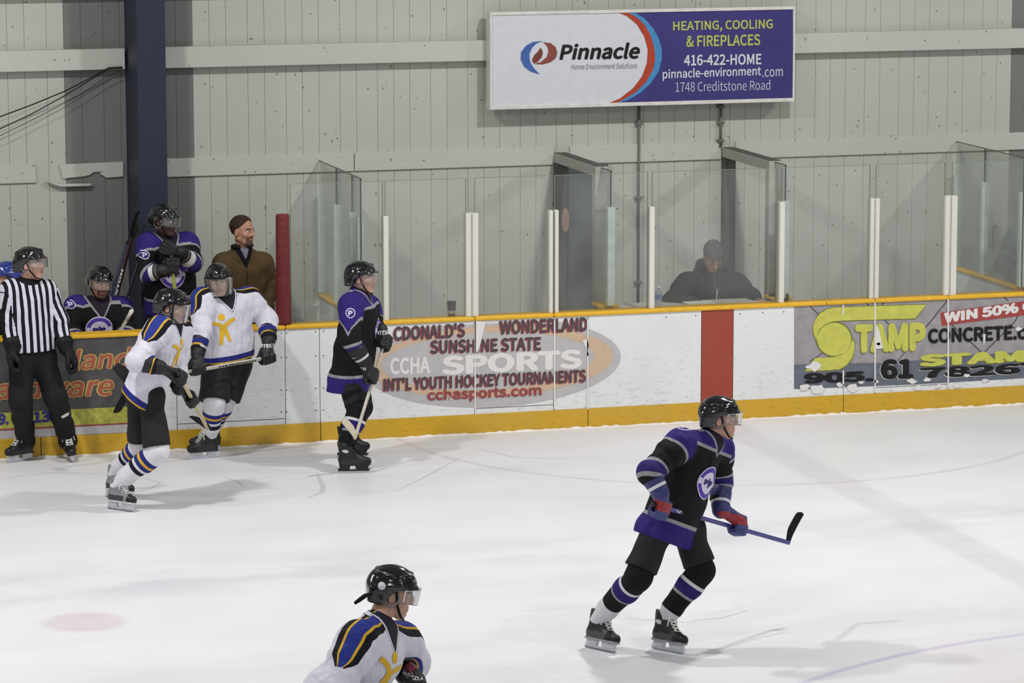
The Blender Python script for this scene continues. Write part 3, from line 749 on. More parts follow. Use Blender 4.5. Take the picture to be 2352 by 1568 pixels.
# ================================================================== SURFACES FROM DISTANCE FIELDS
class Field:
    def __init__(s, lo, hi, h, fine=()):
        s.ax = []
        for k in range(3):
            c = [lo[k]]
            while c[-1] < hi[k]:
                step = h
                for (fl, fh, fs) in fine:
                    if fl[k] - 1e-6 <= c[-1] < fh[k]: step = min(step, fs)
                c.append(c[-1] + step)
            s.ax.append(np.array(c))
        s.F = np.full([len(a) for a in s.ax], 0.5, np.float32)
    def sub(s, lo, hi):
        sl = []; g = []
        for k in range(3):
            i = max(0, np.searchsorted(s.ax[k], lo[k]) - 1); j = min(len(s.ax[k]), np.searchsorted(s.ax[k], hi[k]) + 1)
            if j - i < 1: return None, None
            sl.append(slice(i, j)); sh = [1, 1, 1]; sh[k] = j - i; g.append(s.ax[k][i:j].reshape(sh))
        return tuple(sl), g
    def merge(s, sl, d, k):
        a = s.F[sl]
        if k > 0:
            h = np.maximum(k - np.abs(a - d), 0) / k; s.F[sl] = np.minimum(a, d) - h * h * k * 0.25
        else: s.F[sl] = np.minimum(a, d)
    def cone(s, a, b, ra, rb, k=0.03, flat=None, wob=None, op='add'):
        """capsule with changing radius; flat=(dir, f): thinner by f along dir; wob=(amp, freq, phase) folds"""
        a = np.asarray(a, float); b = np.asarray(b, float); m = max(ra, rb) * (1 if not flat else max(1, 1 / flat[1])) + 0.06 + k
        sl, g = s.sub(np.minimum(a, b) - m, np.maximum(a, b) + m)
        if sl is None: return
        ab = b - a; L2 = max(1e-9, ab @ ab)
        p = [g[i] - a[i] for i in range(3)]
        t = np.clip((p[0] * ab[0] + p[1] * ab[1] + p[2] * ab[2]) / L2, 0, 1)
        q = [p[i] - t * ab[i] for i in range(3)]
        d2 = q[0] ** 2 + q[1] ** 2 + q[2] ** 2
        if flat:
            n = nrm(flat[0]); c = q[0] * n[0] + q[1] * n[1] + q[2] * n[2]
            d2 = d2 + c * c * (flat[1] ** 2 - 1)
        r = ra + (rb - ra) * t
        if wob:
            L = math.sqrt(L2); ph = t * L * wob[1] + wob[2]; r = r + wob[0] * (0.6 * np.sin(ph + 9 * (q[0] + 0.7 * q[1])) + 0.5 * np.sin(0.57 * ph - 17 * (q[0] - 0.8 * q[1]) + 1.3) + 0.35 * np.sin(1.7 * ph + 23 * q[1]))
        d = (np.sqrt(np.maximum(d2, 0)) - r).astype(np.float32)
        if op == 'add': s.merge(sl, d, k)
        else:
            x = s.F[sl]; h = np.maximum(k - np.abs(-x - (-(-d))), 0) / max(k, 1e-6); s.F[sl] = np.maximum(x, -d)
    def ell(s, c, R, rad, k=0.03, op='add'):
        c = np.asarray(c, float); m = max(rad) + 0.06 + k
        sl, g = s.sub(c - m, c + m)
        if sl is None: return
        p = [g[i] - c[i] for i in range(3)]
        l = [sum(p[i] * R[j][i] for i in range(3)) / rad[j] for j in range(3)]
        k0 = np.sqrt(l[0] ** 2 + l[1] ** 2 + l[2] ** 2); k1 = np.sqrt((l[0] / rad[0]) ** 2 + (l[1] / rad[1]) ** 2 + (l[2] / rad[2]) ** 2)
        d = (k0 * (k0 - 1) / np.maximum(k1, 1e-6)).astype(np.float32)
        if op == 'add': s.merge(sl, d, k)
        else: s.F[sl] = np.maximum(s.F[sl], -d)
    def rbox(s, c, R, half, rnd, k=0.02):
        c = np.asarray(c, float); m = np.linalg.norm(half) + rnd + 0.05
        sl, g = s.sub(c - m, c + m)
        if sl is None: return
        p = [g[i] - c[i] for i in range(3)]
        q = [np.abs(sum(p[i] * R[j][i] for i in range(3))) - half[j] for j in range(3)]
        d = np.sqrt(sum(np.maximum(x, 0) ** 2 for x in q)) + np.minimum(np.maximum(q[0], np.maximum(q[1], q[2])), 0) - rnd
        s.merge(sl, d.astype(np.float32), k)
    def cut(s, o, n, k=0.0):
        """remove everything on the side n points to"""
        n = nrm(n); g = [s.ax[i].reshape([-1 if j == i else 1 for j in range(3)]) for i in range(3)]
        d = (sum((g[i] - o[i]) * n[i] for i in range(3))).astype(np.float32)
        s.F = np.maximum(s.F, d)
    def custom(s, fn, lo, hi, k=0.02):
        sl, g = s.sub(lo, hi)
        if sl is None: return
        s.merge(sl, fn(g).astype(np.float32), k)
    def mesh(s):
        F = s.F; S = F < 0
        nx, ny, nz = F.shape
        acc = np.zeros((nx - 1, ny - 1, nz - 1), np.int8)
        for i in (0, 1):
            for j in (0, 1):
                for k in (0, 1): acc += S[i:nx - 1 + i, j:ny - 1 + j, k:nz - 1 + k]
        I, J, K = np.nonzero((acc > 0) & (acc < 8))
        P = np.zeros((len(I), 3)); C = np.zeros(len(I))
        cs = [(0, 0, 0), (1, 0, 0), (0, 1, 0), (1, 1, 0), (0, 0, 1), (1, 0, 1), (0, 1, 1), (1, 1, 1)]
        for a in range(8):
            for b in range(a + 1, 8):
                if sum(abs(cs[a][q] - cs[b][q]) for q in range(3)) != 1: continue
                va = F[I + cs[a][0], J + cs[a][1], K + cs[a][2]]; vb = F[I + cs[b][0], J + cs[b][1], K + cs[b][2]]
                m = (va < 0) != (vb < 0); t = np.where(m, va / np.where(m, va - vb, 1), 0)
                for q, idx in enumerate((I, J, K)):
                    pa = s.ax[q][idx + cs[a][q]]; pb = s.ax[q][idx + cs[b][q]]
                    P[:, q] += np.where(m, pa + t * (pb - pa), 0)
                C += m
        P /= C[:, None]
        idx = np.full((nx - 1, ny - 1, nz - 1), -1, np.int64); idx[I, J, K] = np.arange(len(I))
        quads = []
        def emit(m, cells, flip):
            a, b, c, d = [idx[tuple(q)] for q in cells]
            ok = (a >= 0) & (b >= 0) & (c >= 0) & (d >= 0)
            f = np.stack([a, b, c, d], 1)[ok]; fl = flip[ok]
            f[fl] = f[fl][:, ::-1]; quads.append(f)
        i, j, k = np.nonzero(S[:-1, 1:-1, 1:-1] != S[1:, 1:-1, 1:-1]); j = j + 1; k = k + 1
        emit(None, [(i, j - 1, k - 1), (i, j, k - 1), (i, j, k), (i, j - 1, k)], ~S[i, j, k])
        i, j, k = np.nonzero(S[1:-1, :-1, 1:-1] != S[1:-1, 1:, 1:-1]); i = i + 1; k = k + 1
        emit(None, [(i - 1, j, k - 1), (i - 1, j, k), (i, j, k), (i, j, k - 1)], ~S[i, j, k])
        i, j, k = np.nonzero(S[1:-1, 1:-1, :-1] != S[1:-1, 1:-1, 1:]); i = i + 1; j = j + 1
        emit(None, [(i - 1, j - 1, k), (i, j - 1, k), (i, j, k), (i - 1, j, k)], ~S[i, j, k])
        return P, np.concatenate(quads, 0)

def zones(me, arrs):
    for i, a in enumerate(arrs):
        t = me.attributes.new('zone%d' % i, 'FLOAT', 'POINT'); t.data.foreach_set('value', np.asarray(a, np.float32))
def part_from(field, name, mat, parent, zone_fn=None):
    P, Q = field.mesh()
    me = mesh_np(name, P - world_loc(parent), Q, True)
    if zone_fn: zones(me, zone_fn(P))
    return link(name, me, mat, parent), P, Q
def seg(P, a, b):
    """along-parameter in metres, foot points, distance"""
    a = np.asarray(a, float); b = np.asarray(b, float); ab = b - a; L = np.linalg.norm(ab)
    t = np.clip((P - a) @ ab / (L * L), 0, 1); f = a + t[:, None] * ab
    return t * L, f, np.linalg.norm(P - f, axis=1), L

# ---- patch of flat shapes laid onto a curved surface
def decal(name, verts2, faces, mat, parent, target, o, ax, ay, lift=0.004, depth=0.35):
    """verts2 (metres) in the plane (o, ax, ay); projected along the plane normal onto target=(P,Q)"""
    ax = nrm(ax); n = nrm(np.cross(ax, ay)); ay = np.cross(n, ax)
    key = id(target[0])
    if key not in decal.trees:
        decal.trees[key] = (BVHTree.FromPolygons([tuple(p) for p in target[0]], [tuple(q) for q in target[1]]), target)
    tree = decal.trees[key][0]
    out = []; ok = []
    for p in verts2:
        w = o + ax * p[0] + ay * p[1]
        hit = tree.ray_cast(Vector(w + n * depth), Vector(-n), depth * 2)
        if hit[0] is None: out.append(w); ok.append(False)
        else: out.append(np.array(hit[0]) + n * (lift + (p[2] if len(p) > 2 else 0))); ok.append(True)
    f = [q for q in faces if all(ok[i] for i in q)]
    if not f: return None
    return add(name, np.array(out), f, mat, parent, False)
decal.trees = {}
def disc2(r, cx=0, cy=0, rings=5, n=28, r0=0.0, sx=1.0, sy=1.0):
    v = []; f = []
    for i in range(rings + 1):
        rr = r0 + (r - r0) * i / rings
        for k in range(n):
            a = 2 * math.pi * k / n; v.append((cx + sx * rr * math.cos(a), cy + sy * rr * math.sin(a)))
    for i in range(rings):
        for k in range(n):
            q = (i * n + k, i * n + (k + 1) % n, (i + 1) * n + (k + 1) % n, (i + 1) * n + k)
            f.append(q[::-1] if False else (q[0], q[3], q[2], q[1]))
    return v, f
def stroke2(pts, w, step=0.01):
    """ribbon of width w along a polyline"""
    P = [np.array(pts[0], float)]
    for a, b in zip(pts[:-1], pts[1:]):
        a = np.array(a, float); b = np.array(b, float); n = max(1, int(np.linalg.norm(b - a) / step))
        P += [a + (b - a) * (i + 1) / n for i in range(n)]
    v = []; f = []
    ww = w if hasattr(w, '__len__') else (w, w)
    for i, p in enumerate(P):
        d = nrm(P[min(i + 1, len(P) - 1)] - P[max(0, i - 1)]); nn = np.array([-d[1], d[0]]); q = ww[0] + (ww[1] - ww[0]) * i / (len(P) - 1)
        v += [p + nn * q / 2, p, p - nn * q / 2]
    for i in range(len(P) - 1):
        f += [(3 * i, 3 * i + 1, 3 * i + 4, 3 * i + 3), (3 * i + 1, 3 * i + 2, 3 * i + 5, 3 * i + 4)]
    return v, f
def text2(body, w, h, bold=0.02, shear=0.0):
    v, f, _ = text_mesh(body, bold, shear)
    return [((p[0] - 0.5) * w, (p[1] - 0.5) * h, p[2] * 0.00015) for p in v], f

# ================================================================== PEOPLE
M_SKIN = {}
def skin_mat(key, rgb, lip, brow, stub):
    if key not in M_SKIN: M_SKIN[key] = layered('skin_' + key, rgb, [stub, lip, brow], 0.5, 0.05, 0.4, 0.05, 40)
    return M_SKIN[key]

class Fig:
    """joints in world coordinates; R/L are the figure's own sides"""
    def __init__(s, **k): s.__dict__.update(k)
    def frame(s):
        s.shc = (s.sh['R'] + s.sh['L']) / 2
        s.up = nrm(s.neck - s.pelvis)
        r = s.sh['R'] - s.sh['L']; s.r = nrm(r - s.up * (r @ s.up)); s.f = np.cross(s.up, s.r)
        s.H = np.linalg.norm(s.neck - s.pelvis)
    def head_frame(s, origin, a, pitch, roll=0.0, scale=1.08):
        f = dirA(a, pitch); r = nrm(np.cross(f, V(0, 0, 1))); u = np.cross(r, f)
        c, q = math.cos(math.radians(roll)), math.sin(math.radians(roll)); r, u = c * r + q * u, -q * r + c * u
        s.hR = np.stack([r, f, u]); s.ho = np.asarray(origin, float); s.hs = scale
    def hp(s, x, y, z): return s.ho + s.hs * (x * s.hR[0] + y * s.hR[1] + z * s.hR[2])

def head_sdf(l):
    x, y, z = l
    def sm(a, b, k): h = np.maximum(k - np.abs(a - b), 0) / k; return np.minimum(a, b) - h * h * k * 0.25
    def sx(a, b, k): h = np.maximum(k - np.abs(a + b), 0) / k; return np.maximum(a, -b) + h * h * k * 0.25
    def ell(cx, cy, cz, rx, ry, rz):
        a = np.sqrt(((x - cx) / rx) ** 2 + ((y - cy) / ry) ** 2 + ((z - cz) / rz) ** 2)
        b = np.sqrt(((x - cx) / rx ** 2) ** 2 + ((y - cy) / ry ** 2) ** 2 + ((z - cz) / rz ** 2) ** 2); return a * (a - 1) / np.maximum(b, 1e-4)
    def cap(a, b, ra, rb):
        ab = [b[i] - a[i] for i in range(3)]; L = sum(q * q for q in ab); p = [x - a[0], y - a[1], z - a[2]]
        t = np.clip(sum(p[i] * ab[i] for i in range(3)) / L, 0, 1)
        return np.sqrt(sum((p[i] - t * ab[i]) ** 2 for i in range(3))) - (ra + (rb - ra) * t)
    d = ell(0, -0.012, 0.042, 0.077, 0.098, 0.086)
    d = sm(d, ell(0, 0.030, -0.030, 0.063, 0.066, 0.080), 0.03)
    d = sm(d, cap((0, 0.060, -0.096), (0, 0.068, -0.094), 0.026, 0.024), 0.03)
    for s_ in (-1, 1):
        d = sm(d, cap((s_ * 0.055, -0.005, -0.055), (s_ * 0.018, 0.062, -0.098), 0.018, 0.018), 0.025)
        d = sm(d, ell(s_ * 0.042, 0.066, -0.022, 0.022, 0.020, 0.020), 0.02)
        d = sx(d, ell(s_ * 0.032, 0.103, 0.010, 0.021, 0.018, 0.013), 0.012)
        e = ell(s_ * 0.078, -0.004, -0.005, 0.011, 0.020, 0.032); e = sx(e, ell(s_ * 0.090, 0.000, -0.003, 0.010, 0.010, 0.018), 0.006)
        d = sm(d, e, 0.008)
        d = sm(d, ell(s_ * 0.012, 0.104, -0.030, 0.009, 0.010, 0.008), 0.006)
        d = sm(d, cap((s_ * 0.014, 0.093, 0.026), (s_ * 0.045, 0.080, 0.024), 0.009, 0.007), 0.012)
    d = sm(d, cap((0, 0.092, 0.018), (0, 0.114, -0.024), 0.009, 0.0125), 0.012)
    d = sm(d, cap((-0.02, 0.088, -0.056), (0.02, 0.088, -0.056), 0.008, 0.008), 0.008)
    d = sm(d, cap((-0.016, 0.087, -0.069), (0.016, 0.087, -0.069), 0.009, 0.009), 0.008)
    d = sx(d, cap((-0.022, 0.099, -0.0625), (0.022, 0.099, -0.0625), 0.0025, 0.0025), 0.004)
    return d

def add_hand(F, wr, tip, palm_n, thumb_side, curl=0.35, k=0.008):
    """bare hand: palm, four unequal fingers with two bends, thumb off the side of the palm"""
    d = nrm(tip - wr); n = nrm(palm_n - d * (palm_n @ d)); s_ = np.cross(n, d) * thumb_side
    pc = wr + d * 0.05
    F.cone(wr, wr + d * 0.085, 0.028, 0.036, 0.02, flat=(n, 1.7))
    F.cone(wr + d * 0.04 - s_ * 0.02, wr + d * 0.085 - s_ * 0.026, 0.016, 0.014, 0.015); F.cone(wr + d * 0.04 + s_ * 0.02, wr + d * 0.085 + s_ * 0.026, 0.016, 0.014, 0.015)
    for i, (o, L) in enumerate(((0.030, 0.066), (0.010, 0.076), (-0.010, 0.070), (-0.029, 0.054))):
        b = wr + d * 0.085 + s_ * o; c = curl
        m = b + (d * math.cos(c) - (-n) * math.sin(c)) * L * 0.45
        m2 = m + (d * math.cos(2 * c) + n * math.sin(2 * c)) * L * 0.33; m3 = m2 + (d * math.cos(3 * c) + n * math.sin(3 * c)) * L * 0.25
        F.cone(b, m, 0.0095, 0.009, k); F.cone(m, m2, 0.009, 0.008, k); F.cone(m2, m3, 0.008, 0.007, k)
    t0 = wr + d * 0.025 + s_ * 0.026; t1 = t0 + (d * 0.6 + s_ * 0.7 + n * 0.3) * 0.045; t2 = t1 + (d * 0.85 + s_ * 0.25 + n * 0.3) * 0.035
    F.cone(t0, t1, 0.013, 0.011, 0.015); F.cone(t1, t2, 0.011, 0.009, k)

def make_body(g, name, label, mat, hands=None, beard=0.0):
    g.frame()
    base = V(g.pelvis[0], g.pelvis[1], g.base_z)
    fine = [(g.ho - 0.135, g.ho + 0.15, 0.0052)]
    pts = [g.neck, g.pelvis] + [q[k] for q in (g.sh, g.el, g.wr, g.hip, g.kn, g.an) for k in 'RL'] + [g.hd[k] for k in 'RL']
    if hands:
        for k in hands: fine.append((np.minimum(g.wr[k], g.hd[k]) - 0.07, np.maximum(g.wr[k], g.hd[k]) + 0.09, 0.006))
    lo = np.min(pts, 0) - 0.2; hi = np.maximum(np.max(pts, 0) + 0.2, g.ho + 0.2)
    F = Field(lo, hi, 0.017, fine)
    up, r, f = g.up, g.r, g.f
    for s_ in (-1, 1):
        F.cone(g.shc - up * 0.09 + r * s_ * 0.07, g.pelvis + r * s_ * 0.06, 0.085, 0.085, 0.05)
    F.cone(g.sh['R'] - r * 0.02, g.sh['L'] + r * 0.02, 0.05, 0.05, 0.05); F.cone(g.shc, g.neck - up * 0.01, 0.055, 0.055, 0.04)
    F.cone(g.neck - up * 0.02, g.hp(0, -0.018, -0.03), 0.062, 0.056, 0.035)
    for k in 'RL':
        F.cone(g.sh[k], g.el[k], 0.055, 0.042, 0.04); F.cone(g.el[k], g.wr[k], 0.042, 0.030, 0.02)
        F.cone(g.hip[k], g.kn[k], 0.072, 0.046, 0.05); F.cone(g.kn[k], g.an[k], 0.046, 0.034, 0.02)
        if hands and k in hands: add_hand(F, g.wr[k], g.hd[k], g.palm[k], 1 if k == 'R' else -1, hands[k])
        else: F.cone(g.wr[k], g.wr[k] + (g.hd[k] - g.wr[k]) * 0.45, 0.026, 0.024, 0.02)
        F.cone(g.an[k] - V(0, 0, 0.05), g.an[k] + g.foot[k] * 0.12 - V(0, 0, 0.098), 0.032, 0.022, 0.02)
    sl, gg = F.sub(g.ho - 0.17, g.ho + 0.17)
    p = [gg[i] - g.ho[i] for i in range(3)]
    l = [sum(p[i] * g.hR[j][i] for i in range(3)) / g.hs for j in range(3)]
    F.merge(sl, (head_sdf(l) * g.hs).astype(np.float32), 0.02)
    P, Q = F.mesh()
    me = mesh_np(name, P - base, Q, True); me.materials.append(mat)
    L = ((P - g.ho) @ g.hR.T) / g.hs
    x, y, z = L[:, 0], L[:, 1], L[:, 2]
    lips = np.minimum(0.010 - np.abs(z + 0.0625), np.minimum(0.024 - np.abs(x), y - 0.08))
    brow = np.minimum(np.minimum(0.006 - np.abs(z - 0.030 + np.abs(np.abs(x) - 0.03) * 0.25), 0.018 - np.abs(np.abs(x) - 0.031)), y - 0.06)
    st = np.full(len(P), -1.0)
    if beard: st = np.minimum(np.minimum(0.043 - np.abs(x), -0.040 - z), np.minimum(y - 0.055, z + 0.14)) * beard
    zones(me, [st, lips, brow])
    o = bpy.data.objects.new(name, me); COL.objects.link(o); o.location = tuple(base)
    tag(o, label, 'person')
    for s_ in (-1, 1):
        c = g.hp(s_ * 0.031, 0.0815, 0.009)
        e = MB().lathe([(0.0125 * g.hs * math.sin(math.pi * i / 8) + 1e-5, -0.0125 * g.hs * math.cos(math.pi * i / 8)) for i in range(9)], c, 12).build('eye', M_EYEW, o, True)
        c2 = g.hp(s_ * 0.031, 0.0815 + 0.0085, 0.009)
        MB().lathe([(0.0066 * g.hs * math.sin(math.pi * i / 6) + 1e-5, -0.0066 * g.hs * math.cos(math.pi * i / 6)) for i in range(7)], c2, 10).build('iris', M_EYED, e, True)
    return o

# ---------------------------------------------------------------- helmet
def _helmet_template(full):
    F = Field(V(-0.13, -0.16, -0.10), V(0.13, 0.16, 0.17), 0.0052)
    I = np.eye(3)
    F.ell(V(0, -0.008, 0.046), I, (0.101, 0.128, 0.100), 0.01)
    F.rbox(V(0, -0.075, -0.01), I, (0.07, 0.028, 0.03), 0.02, 0.04)
    x, y, z = [F.ax[i].reshape([-1 if j == i else 1 for j in range(3)]) for i in range(3)]
    t = np.clip((y + 0.055) / 0.075, 0, 1); zc = -0.048 + 0.086 * t * t * (3 - 2 * t) + 0.012 * np.clip((y - 0.05) / 0.07, 0, 1)
    F.F = np.maximum(F.F, (zc - z).astype(np.float32) * 0.8)
    # rim, ridges and vents
    F.cone(V(-0.075, 0.078, 0.047), V(-0.03, 0.117, 0.050), 0.007, 0.008, 0.008); F.cone(V(0.075, 0.078, 0.047), V(0.03, 0.117, 0.050), 0.007, 0.008, 0.008)
    F.cone(V(-0.03, 0.117, 0.050), V(0.03, 0.117, 0.050), 0.008, 0.008, 0.008)
    for s_ in (-1, 1):
        F.cone(V(s_ * 0.045, 0.08, 0.105), V(s_ * 0.045, -0.09, 0.10), 0.014, 0.014, 0.016)
        F.cone(V(s_ * 0.098, 0.03, 0.060), V(s_ * 0.088, -0.07, 0.045), 0.008, 0.008, 0.012)
    for s_ in (-1, 1):
        for (ya, yb2) in ((0.062, 0.020), (-0.020, -0.065)):
            F.cone(V(s_ * 0.022, ya, 0.148 if ya > 0 else 0.147), V(s_ * 0.022, yb2, 0.148 if ya > 0 else 0.14), 0.0075, 0.0075, op='sub')
            F.cone(V(s_ * 0.083, ya, 0.098), V(s_ * 0.085, yb2, 0.100), 0.008, 0.008, op='sub')
    P, Q = F.mesh(); return P, Q
_HT = None
def helmet(g, person, mat=M_HELM, full=False, visor=True, strap=True, ear=True):
    global _HT
    if _HT is None: _HT = _helmet_template(False)
    P, Q = _HT
    W = g.ho + g.hs * (P @ g.hR)
    h = link('helmet', mesh_np('helmet', W - world_loc(person), Q, True), mat, person)
    g.helm = (W, Q)
    T = lambda x, y, z: g.hp(x, y, z)
    if ear:
        for s_ in (-1, 1):
            MB().tube([T(s_ * 0.088, -0.004 + 0.034 * math.cos(a), -0.008 + 0.040 * math.sin(a)) for a in [2 * math.pi * i / 18 for i in range(19)]], 0.005 * g.hs, 6).build('ear_guard', M_CLEARP, h, True)
    if strap:
        pts = [T(-0.092, 0.012, 0.03), T(-0.083, 0.03, -0.04), T(-0.055, 0.062, -0.10), T(0, 0.085, -0.124), T(0.055, 0.062, -0.10), T(0.083, 0.03, -0.04), T(0.092, 0.012, 0.03)]
        MB().tube(pts, 0.006 * g.hs, 6).build('chin_strap', M_STRAP, h, True)
    if visor or full:
        zt, zb = 0.050, (-0.105 if full else -0.030)
        n, m = 20, 8; amax = math.radians(78)
        def shell(off):
            v = []
            for j in range(m + 1):
                for i in range(n + 1):
                    a = -amax + 2 * amax * i / n; fz = j / m; rr = 0.113 + off - (0.012 * fz * fz if full else 0.004 * fz)
                    z = zt + (zb + 0.02 * (1 - math.cos(a)) * (0 if full else 1) - zt) * fz
                    v.append(T(rr * math.sin(a), 0.026 + rr * 1.02 * math.cos(a), z))
            return v
        va, vb = shell(0.0), shell(0.002); N = len(va); f = []
        for j in range(m):
            for i in range(n):
                q = (j * (n + 1) + i, j * (n + 1) + i + 1, (j + 1) * (n + 1) + i + 1, (j + 1) * (n + 1) + i)
                f.append(q); f.append(tuple(w + N for w in q[::-1]))
        edge = [i for i in range(n + 1)] + [j * (n + 1) + n for j in range(1, m + 1)] + [m * (n + 1) + i for i in range(n - 1, -1, -1)] + [j * (n + 1) for j in range(m - 1, 0, -1)]
        f += [(edge[i], edge[(i + 1) % len(edge)], edge[(i + 1) % len(edge)] + N, edge[i] + N) for i in range(len(edge))]
        vs = MB().put(va + vb, f).build('face_shield' if full else 'visor', M_VISOR, h, True)
        if full:
            rim = [va[i] for i in edge] + [va[edge[0]]]
            MB().tube(rim, 0.0055 * g.hs, 6).build('shield_rim', M_STRAP, vs, True)
        else:
            MB().tube([va[m * (n + 1) + i] for i in range(n + 1)], 0.0016 * g.hs, 5).build('visor_edge', M_CLEARP, vs, True)
    return h

# ---------------------------------------------------------------- skates
def _boot_template():
    F = Field(V(-0.08, -0.16, 0.03), V(0.08, 0.17, 0.31), 0.0062)
    F.cone(V(0, -0.085, 0.112), V(0, 0.06, 0.100), 0.045, 0.045, 0.02); F.cone(V(0, 0.06, 0.100), V(0, 0.118, 0.098), 0.046, 0.036, 0.02)
    F.cone(V(0, -0.075, 0.12), V(0, -0.070, 0.235), 0.049, 0.052, 0.03); F.cone(V(0, 0.045, 0.115), V(0, -0.045, 0.215), 0.038, 0.042, 0.03)
    F.cone(V(0, -0.02, 0.235), V(0, -0.005, 0.280), 0.033, 0.026, 0.012, flat=(V(0, 1, -0.3), 2.2))
    F.cone(V(0, -0.115, 0.22), V(0, -0.125, 0.262), 0.022, 0.016, 0.02, flat=(V(0, 1, 0.2), 1.8))
    F.rbox(V(0, 0.005, 0.072), np.eye(3), (0.034, 0.125, 0.002), 0.006, 0.012)
    F.cut(V(0, 0, 0.066), V(0, 0, -1))
    P, Q = F.mesh()
    x, y, z = P.T
    toe = np.minimum(y - 0.085, 0.2); side = np.minimum(np.minimum(0.125 - z, 0.06 - y), np.minimum(y + 0.10, z - 0.082))
    ton = np.minimum(z - 0.245, y + 0.05); sole = 0.080 - z
    return P, Q, [side, toe, ton, sole]
_BT = None
def boot_mat(key, base, side, toe, ton, sole): return layered('boot_' + key, base, [side, toe, ton, sole], 0.45, 0.15, 0.4, 0.06, 30)
def skate(person, fr, bmat, holder=M_HOLDW, lace=True, lacemat=M_LACE):
    global _BT
    if _BT is None: _BT = _boot_template()
    P, Q, Z = _BT
    o, R = fr
    T = lambda p: o + np.asarray(p, float) @ R
    me = mesh_np('skate', T(P) - world_loc(person), Q, True); zones(me, Z)
    b = link('skate', me, bmat, person)
    ax, ay, an = R[1], R[2], R[0]
    hb = MB()
    hb.prism([(-0.138, 0.040), (-0.132, 0.016), (0.128, 0.016), (0.146, 0.042), (0.128, 0.034), (0.02, 0.030), (-0.02, 0.030), (-0.12, 0.034)], o, ax, ay, an, 0.012)
    hb.prism([(-0.125, 0.030), (-0.035, 0.030), (-0.028, 0.068), (-0.120, 0.068)], o, ax, ay, an, 0.030)
    hb.prism([(0.022, 0.030), (0.120, 0.030), (0.130, 0.068), (0.010, 0.068)], o, ax, ay, an, 0.032)
    hb.build('blade_holder', holder, b)
    MB().prism([(-0.140, 0.018), (-0.136, 0.008), (-0.118, 0.001), (-0.06, 0.0), (0.06, 0.0), (0.115, 0.001), (0.135, 0.008), (0.143, 0.018)], o, ax, ay, an, 0.004).build('blade', M_STEEL, b)
    if lace:
        lm = MB()
        for i in range(6):
            t = i / 5; yy = 0.080 - 0.089 * t; zz = 0.147 + 0.100 * t
            for s_ in (-1, 1):
                lm.tube([T((-0.029 * s_, yy - 0.008, zz - 0.010)), T((0, yy - 0.003, zz + 0.004)), T((0.029 * s_, yy - 0.020, zz + 0.004))], 0.0052, 5)
        for s_ in (-1, 1):
            lm.tube([T((0, -0.005, 0.256)), T((0.03 * s_, 0.006, 0.25)), T((0.046 * s_, 0.012, 0.215)), T((0.054 * s_, 0.014, 0.175))], 0.004, 5)
        lm.build('laces', lacemat, b)
    return b
def skate_frame(heel_px, toe_px, lean=(0, 0, 0), z=0.0):
    """blade touches the ice from heel to toe pixel"""
    a = atz(*heel_px, z); b = atz(*toe_px, z)
    f = nrm(b - a); u = nrm(V(0, 0, 1) + V(*lean)); u = nrm(u - f * (u @ f)); r = np.cross(f, u)
    return ((a + b) / 2, np.stack([r, f, u]))
def ankle_of(fr): return fr[0] + V(0, -0.066, 0.20) @ fr[1]

